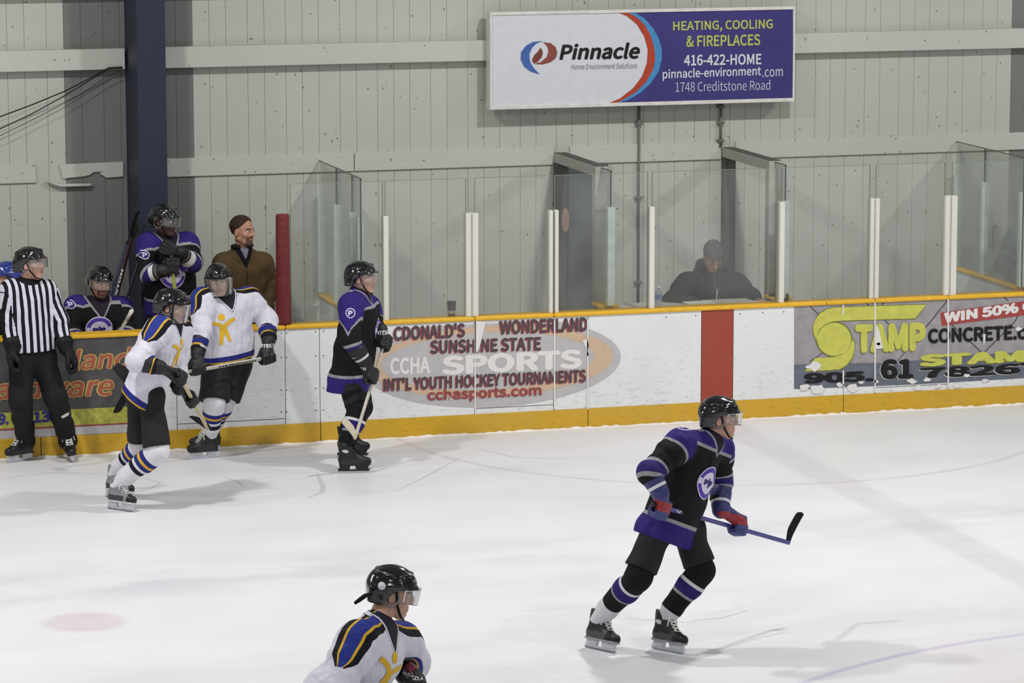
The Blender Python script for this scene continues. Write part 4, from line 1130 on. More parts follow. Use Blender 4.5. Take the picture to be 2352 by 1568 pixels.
# ---------------------------------------------------------------- gloves
def glove(person, wr, G, axis, el, mat, back, name='glove', loose=False, cuff_len=0.115):
    """hockey glove closed round a shaft through G with direction axis"""
    s_ = nrm(axis); d = G - wr; d = nrm(d - s_ * (d @ s_)); n = np.cross(s_, d); n = n if n @ np.asarray(back) > 0 else -n
    F = Field(np.minimum(wr, G) - 0.17, np.maximum(wr, G) + 0.17, 0.0062)
    fa = nrm(wr - el); z_ = 1.18
    F.cone(wr - fa * cuff_len, wr + fa * (0.015 * z_), (0.066 * z_), (0.050 * z_), (0.012 * z_))          # cuff
    F.cone(wr, G - d * (0.035 * z_) + n * (0.020 * z_), (0.044 * z_), (0.040 * z_), (0.02 * z_), flat=(n, 1.15))   # back of the hand
    F.rbox(G - d * (0.030 * z_) + n * (0.028 * z_), np.stack([s_, d, n]), ((0.036 * z_), (0.028 * z_), (0.012 * z_)), (0.012 * z_), (0.012 * z_))
    c = 0.6 if loose else 1.0
    for i, (o, L) in enumerate((((0.040 * z_), 0.95), ((0.0135 * z_), 1.05), (-(0.0135 * z_), 1.0), (-(0.040 * z_), 0.86))):
        b = G + s_ * o
        k1 = b - d * (0.002 * z_) + n * (0.036 * z_); k2 = b + d * (0.034 * z_) * L + n * (0.022 * z_) * L * c + (d * (0.02 * z_) if loose else 0); k3 = b + d * (0.030 * z_) * L - n * (0.022 * z_) * L + (d * (0.03 * z_) if loose else 0); k4 = b - d * (0.004 * z_) - n * (0.030 * z_) + (d * (0.03 * z_) if loose else 0)
        F.cone(k1, k2, (0.0165 * z_), (0.0160 * z_), (0.005 * z_)); F.cone(k2, k3, (0.0160 * z_), (0.0150 * z_), (0.005 * z_)); F.cone(k3, k4, (0.0150 * z_), (0.0125 * z_), (0.004 * z_))
    t0 = wr + (G - wr) * 0.45 + s_ * (0.042 * z_) - n * (0.004 * z_); t1 = G - d * (0.018 * z_) + s_ * (0.056 * z_) - n * (0.022 * z_); t2 = G + d * (0.016 * z_) + s_ * (0.046 * z_) - n * (0.034 * z_)
    F.cone(t0, t1, (0.020 * z_), (0.018 * z_), (0.012 * z_)); F.cone(t1, t2, (0.018 * z_), (0.014 * z_), (0.005 * z_))
    P, Q = F.mesh()
    q = (P - wr) @ fa; e = (P - G) @ d
    cuff = -0.0614 - q; strip = 0.0106 - np.abs(q + 0.0354); back = np.minimum(np.minimum(0.0330 - np.abs(e + 0.0378), (P - G) @ n - 0.0059), q - 0.0); fing = np.minimum(e + 0.0047, (P - G) @ n + 0.0236)
    me = mesh_np(name, P - world_loc(person), Q, True); zones(me, [cuff, strip, back, fing])
    o = link(name, me, mat, person); g_ = (P, Q); o_ = (o, g_, s_, d, n); return o_
M_GLOVE_K = layered('glove_black', (24, 24, 26), [(30, 30, 32), (196, 196, 196), (34, 34, 36), (26, 26, 28)], 0.5, 0.25, 0.4, 0.06, 40)
M_GLOVE_W = layered('glove_black_white_cuff', (24, 24, 26), [(214, 214, 212), (90, 90, 92), (40, 40, 42), (26, 26, 28)], 0.5, 0.25, 0.4, 0.06, 40)
M_GLOVE_N = layered('glove_navy_red_white', (54, 56, 112), [(52, 56, 108), (222, 220, 222), (150, 40, 46), (58, 62, 118)], 0.5, 0.25, 0.4, 0.06, 40)
M_GLOVE_R = layered('glove_black_red', (26, 24, 26), [(24, 24, 26), (30, 28, 30), (104, 34, 42), (24, 24, 26)], 0.5, 0.25, 0.4, 0.06, 40)

# ---------------------------------------------------------------- hockey stick
def stick(label, butt, heel, tip, m_shaft, m_blade, blade_w=0.072, tape=None, txt=None, group=None, length=None):
    butt, heel, tip = [np.asarray(q, float) for q in (butt, heel, tip)]
    d = nrm(heel - butt); b = nrm(tip - heel); nb = nrm(np.cross(d, b)); hh = nrm(np.cross(nb, b))
    if hh @ (-d) < 0: hh = -hh
    base = V((butt + heel)[0] / 2, (butt + heel)[1] / 2, min(butt[2], heel[2], tip[2]))
    root = empty('hockey_stick', base, label, 'hockey stick', group)
    s_ = nrm(np.cross(nb, d))
    mb = MB(); w, t = 0.030, 0.020
    prof = [(-w / 2 + 0.004, -t / 2), (w / 2 - 0.004, -t / 2), (w / 2, -t / 2 + 0.004), (w / 2, t / 2 - 0.004), (w / 2 - 0.004, t / 2), (-w / 2 + 0.004, t / 2), (-w / 2, t / 2 - 0.004), (-w / 2, -t / 2 + 0.004)]
    L = np.linalg.norm(heel - butt)
    mb.prism(prof, butt + d * L / 2, s_, nb, d, L)
    mb.build('shaft', m_shaft, root)
    BL = np.linalg.norm(tip - heel); n = 12; v = []; f = []
    for i in range(n + 1):
        u = i / n; c = heel + b * BL * u + nb * 0.018 * u * u
        wd = blade_w * (0.62 + 0.38 * min(1, u * 3)) * (1 if u < 0.8 else math.sqrt(max(0.0, 1 - ((u - 0.8) / 0.22) ** 2))); th = 0.010 - 0.004 * u
        lo = c - hh * (0.010 * (1 - min(1, u * 5))); hi = lo + hh * max(0.012, wd)
        v += [lo - nb * th / 2, lo + nb * th / 2, hi + nb * th / 2, hi - nb * th / 2]
    for i in range(n):
        a = 4 * i; f += [(a + k, a + (k + 1) % 4, a + 4 + (k + 1) % 4, a + 4 + k) for k in range(4)]
    f += [(3, 2, 1, 0), tuple(4 * n + k for k in range(4))]
    MB().put(v, f).build('blade', m_blade, root)
    kn = MB().tube([butt - d * 0.012, butt - d * 0.004, butt + d * 0.015, butt + d * 0.035, butt + d * 0.10], [0.008, 0.017, 0.021, 0.018, 0.0165], 8)
    kn.build('grip_tape', tape or M_HOLDB, root, True)
    if txt:
        for body, fa, wd, hgt, mt in txt:
            vv, ff = text2(body, wd, hgt, 0.03)
            c = butt + d * L * fa; cn = nrm(CAM - c); nn = nb if nb @ cn > 0 else -nb; ns = s_ if s_ @ cn > 0 else -s_
            ny, off = (ns, t / 2) if abs(nn @ cn) >= abs(ns @ cn) else (nn, w / 2)
            fn = nn if abs(nn @ cn) >= abs(ns @ cn) else ns
            xa = d if (np.cross(d, ny) @ fn) * 1 > 0 else -d
            if xa @ CR < 0: xa = -xa; ny = -ny
            ya = np.cross(fn, xa)
            add('lettering', np.array([c + fn * (off + 0.0012 + p[2]) + xa * p[0] + ya * p[1] for p in vv]), ff, mt, root)
    return root

# ---------------------------------------------------------------- garments
def arm_info(g, P):
    res = {}
    for k in 'RL':
        s1, f1, d1, L1 = seg(P, g.sh[k], g.el[k]); s2, f2, d2, L2 = seg(P, g.el[k], g.wr[k])
        near = d2 < d1
        u1 = (P - g.sh[k]) @ nrm(g.el[k] - g.sh[k]); u2 = L1 + (P - g.el[k]) @ nrm(g.wr[k] - g.el[k])
        wt = 1 / (1 + np.exp(-np.clip((d1 - d2) / 0.018, -30, 30)))
        res[k] = (u1 * (1 - wt) + u2 * wt, np.where(near[:, None], f2, f1), np.minimum(d1, d2), L1, L2)
    return res
def jersey(g, person, mat, zone_fn, hem=0.10, bulk=1.0, wob=0.0085, sleeve=(0.092, 0.082, 0.062), name='jersey', hem_tilt=0.0, h=0.0115):
    """loose shirt; hem = metres below the pelvis point along the spine"""
    pts = [g.neck, g.pelvis - g.up * hem] + [q[k] for q in (g.sh, g.el, g.wr) for k in 'RL']
    F = Field(np.min(pts, 0) - 0.24, np.max(pts, 0) + 0.24, h)
    up, r, f = g.up, g.r, g.f
    top = g.shc - up * 0.08; bot = g.pelvis - up * (hem + 0.05)
    for s_ in (-1, 1):
        F.cone(top + r * s_ * 0.095, bot + r * s_ * 0.085, 0.128 * bulk, 0.172 * bulk, 0.07, wob=(wob, 26, s_))
    F.cone(top + f * 0.035, g.pelvis + f * 0.045, 0.12 * bulk, 0.12 * bulk, 0.08)
    F.cone(g.sh['R'] - r * 0.02, g.sh['L'] + r * 0.02, 0.083 * bulk, 0.083 * bulk, 0.06)
    F.cone(g.neck - up * 0.030, g.shc - up * 0.02, 0.072, 0.09, 0.05)
    g.hem_o = g.pelvis - up * hem; hn = nrm(-up + f * hem_tilt); g.hn = hn
    F.cut(g.hem_o, hn)
    for k in 'RL':
        a = nrm(g.wr[k] - g.el[k])
        F.cone(g.sh[k], g.el[k], sleeve[0], sleeve[1], 0.05, wob=(wob * 0.8, 55, 1.0 if k == 'R' else 2.5))
        F.cone(g.el[k], g.wr[k] - a * 0.03, sleeve[1], sleeve[2], 0.025, wob=(wob * 0.8, 60, 0.4))
        F.cone(g.neck - up * 0.05, g.sh[k], 0.078, sleeve[0] * 0.97, 0.06); F.cone(g.sh[k], g.sh[k] + (g.el[k] - g.sh[k]) * 0.3, sleeve[0], sleeve[0] * 1.02, 0.05)
    o, P, Q = part_from(F, name, mat, person, lambda P: zone_fn(g, P))
    g.shirt = (P, Q)
    return o
def torso_coords(g, P):
    hh = (P - g.hem_o) @ -g.hn; u = (P - g.pelvis) @ g.r; w = (P - g.pelvis) @ g.f
    ai = arm_info(g, P)
    # torso "surface distance" against arms
    ax_o = g.pelvis - g.up * 0.2; t = np.clip((P - ax_o) @ g.up, 0, g.H + 0.1); c = ax_o + t[:, None] * g.up
    lat = np.clip((P - c) @ g.r, -0.10, 0.10); dT = np.linalg.norm(P - c - lat[:, None] * g.r, axis=1) - 0.135
    dA = {k: ai[k][2] - 0.085 for k in 'RL'}
    arm = np.minimum(dA['R'], dA['L']) < dT - 0.004
    sideR = dA['R'] < dA['L']
    s = np.where(sideR, ai['R'][0], ai['L'][0]); L1 = np.where(sideR, ai['R'][3], ai['L'][3]); L2 = np.where(sideR, ai['R'][4], ai['L'][4])
    foot = np.where(sideR[:, None], ai['R'][1], ai['L'][1])
    return hh, u, w, arm, s, L1, L2, foot, sideR
def collar_v(g, P, depth=0.11, slope=1.35):
    hN = (P - g.neck) @ g.up; u = (P - g.neck) @ g.r; w = (P - g.neck) @ g.f
    front = w > -0.01
    vline = np.where(front, -depth + np.abs(u) * slope, -0.005 + np.abs(u) * 0.1)
    return hN - vline, front, u
def zones_black(g, P):
    hh, u, w, arm, s, L1, L2, foot, sR = torso_coords(g, P)
    hs = (g.shc - P) @ g.up
    n = -np.ones(len(P))
    hemp = np.where(arm, n, 0.135 - hh); hems = np.where(arm, n, 0.013 - np.abs(hh - 0.148))
    e = s - L1
    slp = np.where(arm, 0.038 - np.abs(e - g.band), n); sls = np.where(arm, 0.011 - np.abs(np.abs(e - g.band) - 0.046), n)
    out = np.where(sR[:, None], g.sh['R'], g.sh['L'])
    yk = np.where(arm, g.yoke_arm - s - g.__dict__.get('yv', 0.5) * np.abs((P - foot) @ g.f), g.yoke - hs)
    yb_ = 0.011 - np.abs(yk)
    cv, front, uu = collar_v(g, P)
    cin = np.where(front & ~arm, np.minimum(cv, 0.2), n); cl = np.where(~arm, 0.013 - np.abs(cv), n)
    cl = np.where(front | (cv > -0.02), cl, n)
    return [hemp, hems, slp, sls, yk, yb_, cin, cl]
M_JBLACK = layered('jersey_black_purple', (22, 22, 25), [(50, 36, 112), (150, 150, 154), (46, 36, 104), (150, 150, 154), (50, 36, 112), (150, 150, 154), (40, 33, 46), (150, 150, 154)], 0.8, 0.8, 0.2, 0.10)
def zones_white(g, P):
    hh, u, w, arm, s, L1, L2, foot, sR = torso_coords(g, P)
    n = -np.ones(len(P))
    hemb = np.where(arm, n, np.minimum(0.062 - hh, 0.2)); hemy = np.where(arm, n, 0.016 - hh)
    q = L1 + L2 - s
    cub = np.where(arm, 0.115 - q, n); cuy = np.where(arm, 0.055 - q, n); cuk = np.where(arm, 0.040 - q, n)
    # shoulder leaf
    lf = n.copy(); by = n.copy(); bb = n.copy()
    for k in 'RL':
        a0 = g.neck - g.up * 0.0; m = g.sh[k]; e = g.el[k]
        s1, f1, d1, A = seg(P, a0, m); s2, f2, d2, B = seg(P, m, e)
        near = d2 < d1; sp = np.where(near, A + s2, s1); ft = np.where(near[:, None], f2, f1)
        q_ = P - ft
        armd = nrm(e - m); outw = nrm(g.r * (1 if k == 'R' else -1) + g.up * 0.5)
        fr = g.f - armd * (g.f @ armd); fr = nrm(fr)
        lat = np.where(near, q_ @ fr, q_ @ g.f)
        topd = np.where(near, q_ @ nrm(outw - armd * (outw @ armd)), q_ @ g.up)
        end = A + B * g.leaf
        hw = np.interp(sp / end, [0, 0.25, 0.6, 0.85, 1.0], [0.055, 0.078, 0.094, 0.076, 0.024])
        onside = ((P - g.neck) @ g.r) * (1 if k == 'R' else -1) > 0.015
        ok = (topd > 0.0) & (sp < end) & (np.minimum(d1, d2) < 0.16) & onside
        lf = np.where(ok, np.maximum(lf, hw - np.abs(lat)), lf)
        by = np.where(ok, np.maximum(by, hw * 0.60 - np.abs(lat)), by); bb = np.where(ok, np.maximum(bb, hw * 0.44 - np.abs(lat)), bb)
    cv, front, uu = collar_v(g, P)
    cin = np.where(front & ~arm, cv, n); cl = np.where(~arm & (front | (cv > -0.02)), 0.017 - np.abs(cv), n); cl2 = np.where(~arm & (front | (cv > -0.02)), 0.011 - np.abs(cv), n)
    return [lf, by, bb, hemb, hemy, cub, cuy, cuk, cin, cl, cl2]
M_JWHITE = layered('jersey_white_blue_gold', (216, 214, 226), [(24, 22, 32), (216, 172, 48), (42, 56, 138), (40, 46, 122), (212, 168, 52), (40, 46, 122), (212, 168, 52), (24, 23, 28), (40, 38, 48), (34, 34, 62), (218, 216, 226)], 0.8, 0.8, 0.2, 0.05)

def pants(g, person, mat, r0=0.118, r1=0.112, frac=0.86, name='hockey_pants', bulk=1.0):
    pts = [g.pelvis + g.up * 0.15] + [q[k] for q in (g.hip, g.kn) for k in 'RL']
    F = Field(np.min(pts, 0) - 0.22, np.max(pts, 0) + 0.22, 0.013)
    for k in 'RL':
        d = nrm(g.kn[k] - g.hip[k]); L = np.linalg.norm(g.kn[k] - g.hip[k])
        H = Field(np.min(pts, 0) - 0.22, np.max(pts, 0) + 0.22, 0.013)
        H.cone(g.hip[k] - d * 0.02, g.kn[k], r0 * bulk, r1 * bulk, 0.02, wob=(0.004, 24, 0.3))
        H.cut(g.hip[k] + d * L * frac, d)
        F.F = np.minimum(F.F, H.F) if k == 'R' else (lambda a, b: np.minimum(a, b) - (np.maximum(0.03 - np.abs(a - b), 0) / 0.03) ** 2 * 0.03 * 0.25)(F.F, H.F)
    F.cone(g.hip['R'] + g.up * 0.03, g.hip['L'] + g.up * 0.03, 0.105 * bulk, 0.105 * bulk, 0.06)
    F.cone(g.pelvis, g.pelvis + g.up * 0.12, 0.11 * bulk, 0.105 * bulk, 0.05)
    o, P, Q = part_from(F, name, mat, person)
    g.pant = (P, Q)
    return o
M_PANT = layered('pants_black', (34, 34, 36), [], 0.75, 0.3, 0.25, 0.12)
def socks(g, person, mat, zone_t, r=(0.096, 0.088, 0.078, 0.055)):
    for k in 'RL':
        a, b = g.kn[k], g.an[k]; L = np.linalg.norm(b - a); d = (b - a) / L; th = nrm(g.hip[k] - a)
        pts = np.stack([a + th * 0.14, a + nrm(g.f) * 0.02, b]); F = Field(pts.min(0) - 0.15, pts.max(0) + 0.15, 0.0105)
        kf = nrm(g.f - d * (g.f @ d))
        F.cone(a + th * 0.13, a, r[0], r[0] * 0.95, 0.03); F.cone(a + kf * 0.012, a + d * L * 0.3 + kf * 0.01, r[0] * 0.93, r[1], 0.03, wob=(0.002, 50, 0))
        F.cone(a + d * L * 0.3, a + d * L * 0.75 - kf * 0.005, r[1], r[2] * 0.92, 0.03); F.cone(a + d * L * 0.75, b, r[2] * 0.9, r[3], 0.03)
        part_from(F, 'sock', mat, person, lambda P, a=a, d=d: zone_t((P - a) @ d))
def zsock_black(t): return [0.012 - np.abs(t - 0.105), 0.040 - np.abs(t - 0.157), 0.010 - np.abs(t - 0.205), t - 0.345]
M_SOCKB = layered('sock_black_purple', (20, 20, 22), [(206, 204, 208), (46, 34, 98), (140, 140, 146), (206, 204, 208)], 0.85, 0.2, 0.2, 0.1, 30)
def zsock_white(t): return [0.050 - np.abs(t - 0.135), 0.012 - np.abs(t - 0.135), 0.02 - np.abs(t - 0.232)]
M_SOCKW = layered('sock_white_blue', (218, 216, 222), [(40, 46, 118), (212, 168, 52), (26, 28, 44)], 0.85, 0.2, 0.2, 0.05, 30)

def crest_pip(g, person, o, sz=0.13, tilt=0.0):
    ax = g.r; ay = g.up
    if tilt: ax = nrm(ax * math.cos(tilt) + ay * math.sin(tilt)); ay = nrm(np.cross(g.f, ax))
    ax = -ax if np.cross(ax, ay) @ g.f < 0 else ax
    T = g.shirt; n = nrm(np.cross(ax, ay)); o = np.asarray(o, float)
    c = decal('crest', *disc2(sz), M_PURPLE, person, T, o, ax, ay, 0.003)
    if c is None: return
    decal('crest_ring', *disc2(sz, r0=sz * 0.93, rings=1, n=36), M_LILAC, c, T, o, ax, ay, 0.005)
    decal('crest_field', *disc2(sz * 0.66), M_LILAC, c, T, o, ax, ay, 0.005)
    decal('crest_letters', *text2('P P', sz * 0.95, sz * 0.34, 0.05), M_DPURPLE, c, T, o, ax, ay, 0.0075)
    decal('crest_letters', *text2('I', sz * 0.12, sz * 0.58, 0.03), M_DPURPLE, c, T, o, ax, ay, 0.0075)
    decal('crest_bar', *stroke2([(-sz * 0.9, -sz * 0.02), (-sz * 0.68, -sz * 0.02)], sz * 0.36), M_LILAC, c, T, o, ax, ay, 0.0055)
    decal('crest_bar', *stroke2([(sz * 0.68, -sz * 0.02), (sz * 0.9, -sz * 0.02)], sz * 0.36), M_LILAC, c, T, o, ax, ay, 0.0055)
def crest_man(g, person, o, sc=1.0):
    ax, ay = g.r, g.up; ax = -ax if np.cross(ax, ay) @ g.f < 0 else ax
    T = g.shirt; c = decal('crest', *disc2(0.028 * sc, 0.0, 0.115 * sc, 3, 16), M_GOLD, person, T, o, ax, ay, 0.004)
    par = c or person
    S = lambda pts, w: decal('crest_limb', *stroke2([(p[0] * sc, p[1] * sc) for p in pts], (w[0] * sc, w[1] * sc)), M_GOLD, par, T, o, ax, ay, 0.004)
    S([(-0.115, 0.075), (-0.07, 0.072), (-0.03, 0.055), (0.005, 0.028)], (0.03, 0.03)); S([(0.115, 0.082), (0.08, 0.078), (0.04, 0.055), (0.0, 0.024)], (0.03, 0.032))
    S([(0.0, 0.04), (-0.010, -0.02), (-0.035, -0.125)], (0.045, 0.022)); S([(0.01, 0.02), (0.03, -0.04), (0.045, -0.105)], (0.04, 0.024))
def patch_disc(g, person, o, ax, ay, r, name='shoulder_patch'):
    c = decal(name, *disc2(r), M_LILAC, person, g.shirt, o, ax, ay, 0.003)
    if c:
        decal('patch_field', *disc2(r * 0.82), M_DPURPLE, c, g.shirt, o, ax, ay, 0.0045)
        decal('patch_mark', *text2('P', r * 0.9, r * 1.0, 0.04), M_LILAC, c, g.shirt, o, ax, ay, 0.006)

def finish_legs(g):
    for k in 'RL':
        if k in g.sk: g.an[k] = ankle_of(g.sk[k]); g.foot[k] = g.sk[k][1][1]

# ================================================================== THE FIGURES
SK_LIGHT = skin_mat('light', (196, 152, 132), (172, 110, 100), (92, 66, 50), (150, 118, 104))
SK_TAN = skin_mat('tan', (186, 138, 114), (160, 100, 90), (66, 50, 40), (96, 72, 58))
SK_DARK = skin_mat('dark', (84, 58, 48), (92, 60, 56), (26, 20, 18), (50, 36, 30))
BOOT_K = boot_mat('black', (30, 30, 32), (44, 44, 46), (20, 20, 22), (28, 28, 30), (26, 26, 28))
BOOT_G = boot_mat('graphite', (34, 34, 36), (72, 70, 70), (18, 18, 20), (26, 26, 28), (150, 150, 152))
BOOT_S = boot_mat('silver', (126, 128, 132), (60, 60, 64), (26, 26, 28), (96, 100, 130), (206, 206, 208))
M_SHAFT_K = plain('stick_black', (26, 26, 28), 0.35, 0.5)
M_SHAFT_B = plain('stick_blue', (58, 60, 136), 0.3, 0.5)
M_SHAFT_W = plain('stick_wood', (206, 190, 150), 0.5, 0.4, var=0.10, scale=30)
M_SHAFT_G = plain('stick_pale', (196, 190, 176), 0.4, 0.4, var=0.1, scale=30)
M_BLADE_K = plain('taped_blade', (24, 24, 26), 0.8, 0.2)
M_BLADE_W = plain('pale_blade', (214, 204, 178), 0.6, 0.3)
def two(R, L): return {'R': R, 'L': L}

# ---- skater in black striding to the right, foreground
Y = -8.2
g = Fig(neck=at(1634, 1000, -8.2), pelvis=at(1543, 1196, -8.2), base_z=0.0,
        sh=two(at(1562, 1021, -8.35), at(1650, 1031, -8.02)), el=two(at(1492, 1085, -8.50), at(1655, 1108, -7.96)),
        wr=two(at(1515, 1128, -8.55), at(1655, 1166, -8.08)), hd=two(at(1512, 1172, -8.52), at(1692, 1211, -8.02)),
        hip=two(at(1510, 1216, -8.28), at(1580, 1220, -8.12)), kn=two(at(1466, 1322, -8.34), at(1610, 1308, -8.20)), an={}, foot={},
        sk=two(skate_frame((1345, 1487), (1410, 1501), (0.30, 0.05, 0)), skate_frame((1500, 1490), (1567, 1503), (0.22, 0.0, 0))),
        band=-0.015, yoke=-0.025, yoke_arm=0.085, yv=0.2)
finish_legs(g); g.head_frame(at(1653, 961, -8.2), 4, -2)
p = make_body(g, 'person', 'skater in black and purple striding right with a stick in the foreground', SK_LIGHT)
helmet(g, p); jersey(g, p, M_JBLACK, zones_black, 0.15, 0.98, hem_tilt=0.1); pants(g, p, M_PANT, 0.10, 0.114); socks(g, p, M_SOCKB, zsock_black)
for k in 'RL': skate(p, g.sk[k], BOOT_G, M_HOLDW)
butt = at(1500, 1158, -8.56); heel = at(1812, 1246, -7.63); tip = at(1841, 1180, -7.55)
ax = heel - butt
glove(p, g.wr['R'], g.hd['R'], ax, g.el['R'], M_GLOVE_N, -CR * 0.5 + CT); glove(p, g.wr['L'], g.hd['L'], ax, g.el['L'], M_GLOVE_N, V(0, 0, 1) + CT * 0.6)
crest_pip(g, p, at(1622, 1107, -8.3), 0.115)
patch_disc(g, p, at(1573, 990, -8.3), nrm(CR + V(0, 0, 0.2)), V(0, 0, 1) - CT * 0.8, 0.045)
stick('black and blue stick held by the striding foreground skater', butt, heel, tip, M_SHAFT_B, M_BLADE_K, 0.078, None, [('VIC', 0.2, 0.16, 0.018, M_WHITEPR)])

# ---- player in black standing with the stick in front of him
g = Fig(neck=at(824, 668, -1.15), pelvis=at(806, 856, -1.1), base_z=0.0,
        sh=two(at(806, 702, -1.36), at(846, 706, -0.95)), el=two(at(806, 782, -1.48), at(866, 772, -0.92)),
        wr=two(at(836, 828, -1.48), at(874, 758, -1.12)), hd=two(at(853, 862, -1.46), at(885, 786, -1.24)),
        hip=two(at(798, 868, -1.22), at(822, 868, -1.0)), kn=two(at(821, 940, -1.36), at(830, 934, -0.95)), an={}, foot={},
        sk=two(skate_frame((775, 1086), (850, 1085), (0.02, 0, 0)), skate_frame((774, 1049), (846, 1049), (0.02, 0, 0))),
        band=0.085, yoke=-0.02, yoke_arm=0.26, yv=1.4)
finish_legs(g); g.head_frame(at(830, 640, -1.15), 12, 2)
p = make_body(g, 'person', 'player in black and purple standing upright by the tournament advertisement', SK_LIGHT)
helmet(g, p); jersey(g, p, M_JBLACK, zones_black, 0.145, 1.02, hem_tilt=0.10); pants(g, p, M_PANT, 0.088, 0.102); socks(g, p, M_SOCKB, zsock_black)
for k in 'RL': skate(p, g.sk[k], BOOT_K, M_HOLDB, lacemat=M_STRAP)
butt = at(886, 778, -1.22); heel = at(815, 1007, -1.62); tip = at(790, 972, -1.78)
ax = heel - butt
a_ = glove(p, g.wr['R'], g.hd['R'], ax, g.el['R'], M_GLOVE_K, CT - CR * 0.2); b_ = glove(p, g.wr['L'], g.hd['L'], ax, g.el['L'], M_GLOVE_K, CT + CR * 0.5)
decal('lettering', *text2('ITECH', 0.12, 0.028, 0.04), M_WHITEPR, b_[0], b_[1], at(884, 762, -1.2), CR + V(0, 0, 0.1), V(0, 0, 1), 0.003)
decal('lettering', *text2('CH', 0.05, 0.028, 0.04), M_WHITEPR, a_[0], a_[1], at(834, 846, -1.5), CR + V(0, 0, 0.1), V(0, 0, 1), 0.003)
crest_pip(g, p, at(858, 752, -1.12), 0.115)
patch_disc(g, p, at(806, 715, -1.4), CR, V(0, 0, 1), 0.042)
decal('number', *text2('6', 0.10, 0.17, 0.04), M_WHITEPR, p, g.shirt, at(752, 778, -1.1), -g.r, g.up, 0.004)
stick('pale wooden stick held by the standing player in black', butt, heel, tip, M_SHAFT_G, M_BLADE_W, 0.07)

# ---- white player bending forward, stick across
g = Fig(neck=at(391, 735, -2.45), pelvis=at(330, 895, -2.4), base_z=0.0,
        sh=two(at(364, 757, -2.62), at(412, 760, -2.25)), el=two(at(314, 829, -2.74), at(404, 850, -2.2)),
        wr=two(at(362, 842, -2.78), at(410, 888, -2.35)), hd=two(at(412, 866, -2.68), at(438, 917, -2.28)),
        hip=two(at(346, 915, -2.50), at(318, 912, -2.30)), kn=two(at(362, 1034, -2.62), at(326, 1018, -2.25)), an={}, foot={},
        sk=two(skate_frame((246, 1168), (306, 1177), (0.20, 0.05, 0)), skate_frame((243, 1142), (300, 1150), (0.2, 0.05, 0))),
        leaf=0.55)
finish_legs(g); g.head_frame(at(394, 705, -2.45), 14, -8)
p = make_body(g, 'person', 'player in white and blue bending forward on the ice next to the referee', SK_LIGHT)
helmet(g, p, full=True); jersey(g, p, M_JWHITE, zones_white, 0.085, 0.90, hem_tilt=-0.30, sleeve=(0.095, 0.088, 0.066)); pt = pants(g, p, M_PANT, 0.092, 0.118, 0.93); socks(g, p, M_SOCKW, zsock_white)
MB().tube([at(308, 882, -2.35), at(290, 862, -2.35), at(266, 840, -2.35)], [0.05, 0.055, 0.035], 10).build('tail_pad', M_PANT, pt, True)
for k in 'RL': skate(p, g.sk[k], BOOT_S, M_HOLDW)
butt = at(410, 858, -2.74); heel = at(478, 986, -1.75); tip = at(434, 961, -1.9)
ax = heel - butt
glove(p, g.wr['R'], g.hd['R'], ax, g.el['R'], M_GLOVE_K, V(0, 0, 1) + CT * 0.6); glove(p, g.wr['L'], g.hd['L'], ax, g.el['L'], M_GLOVE_K, V(0, 0, 0.8) + CR * 0.6 + CT * 0.5)
crest_man(g, p, at(402, 812, -2.5), 0.95)
stick('wooden stick held low by the bending player in white', butt, heel, tip, M_SHAFT_W, M_BLADE_K, 0.07)

# ---- white player leaning with the stick held level
g = Fig(neck=at(508, 680, -0.45), pelvis=at(520, 812, -0.42), base_z=0.0,
        sh=two(at(466, 690, -0.52), at(572, 688, -0.36)), el=two(at(462, 758, -0.66), at(614, 736, -0.40)),
        wr=two(at(455, 808, -0.78), at(617, 780, -0.58)), hd=two(at(453, 847, -0.84), at(614, 822, -0.66)),
        hip=two(at(497, 838, -0.46), at(545, 842, -0.36)), kn=two(at(492, 922, -0.60), at(516, 916, -0.42)), an={}, foot={},
        sk=two(skate_frame((504, 1050), (432, 1056), (0.05, 0.0, 0)), skate_frame((507, 1036), (440, 1040), (0.05, 0, 0))),
        leaf=0.60)
finish_legs(g); g.head_frame(at(502, 645, -0.5), 82, -4, -4)
p = make_body(g, 'person', 'player in white with a gold figure crest leaning against the boards', SK_LIGHT)
hm = helmet(g, p, full=True); jersey(g, p, M_JWHITE, zones_white, 0.05, 1.02, hem_tilt=0.05, sleeve=(0.098, 0.092, 0.07)); pants(g, p, M_PANT, 0.125, 0.135, 0.98); socks(g, p, M_SOCKW, zsock_white)
for k in 'RL': skate(p, g.sk[k], BOOT_K, M_HOLDW)
butt = at(622, 820, -0.66); d_ = nrm(at(453, 850, -0.84) - butt); heel = butt + d_ * 1.36; tip = heel + nrm(V(0, 0, -1) * 0.85 - CR * 0.5) * 0.29
ax = heel - butt
a_ = glove(p, g.wr['R'], g.hd['R'], ax, g.el['R'], M_GLOVE_K, CT - CR * 0.4); b_ = glove(p, g.wr['L'], g.hd['L'], ax, g.el['L'], M_GLOVE_K, CT + CR * 0.2)
decal('lettering', *text2('ITECH', 0.13, 0.028, 0.04), M_WHITEPR, b_[0], b_[1], at(617, 795, -0.7), CR + V(0, 0, 0.05), V(0, 0, 1), 0.003)
crest_man(g, p, at(511, 758, -0.6), 1.0)
stick('pale lettered stick held level by the leaning player in white', butt, heel, tip, M_SHAFT_G, M_BLADE_K, 0.07, None, [('HERWOOD', 0.24, 0.36, 0.018, M_BLACK)])

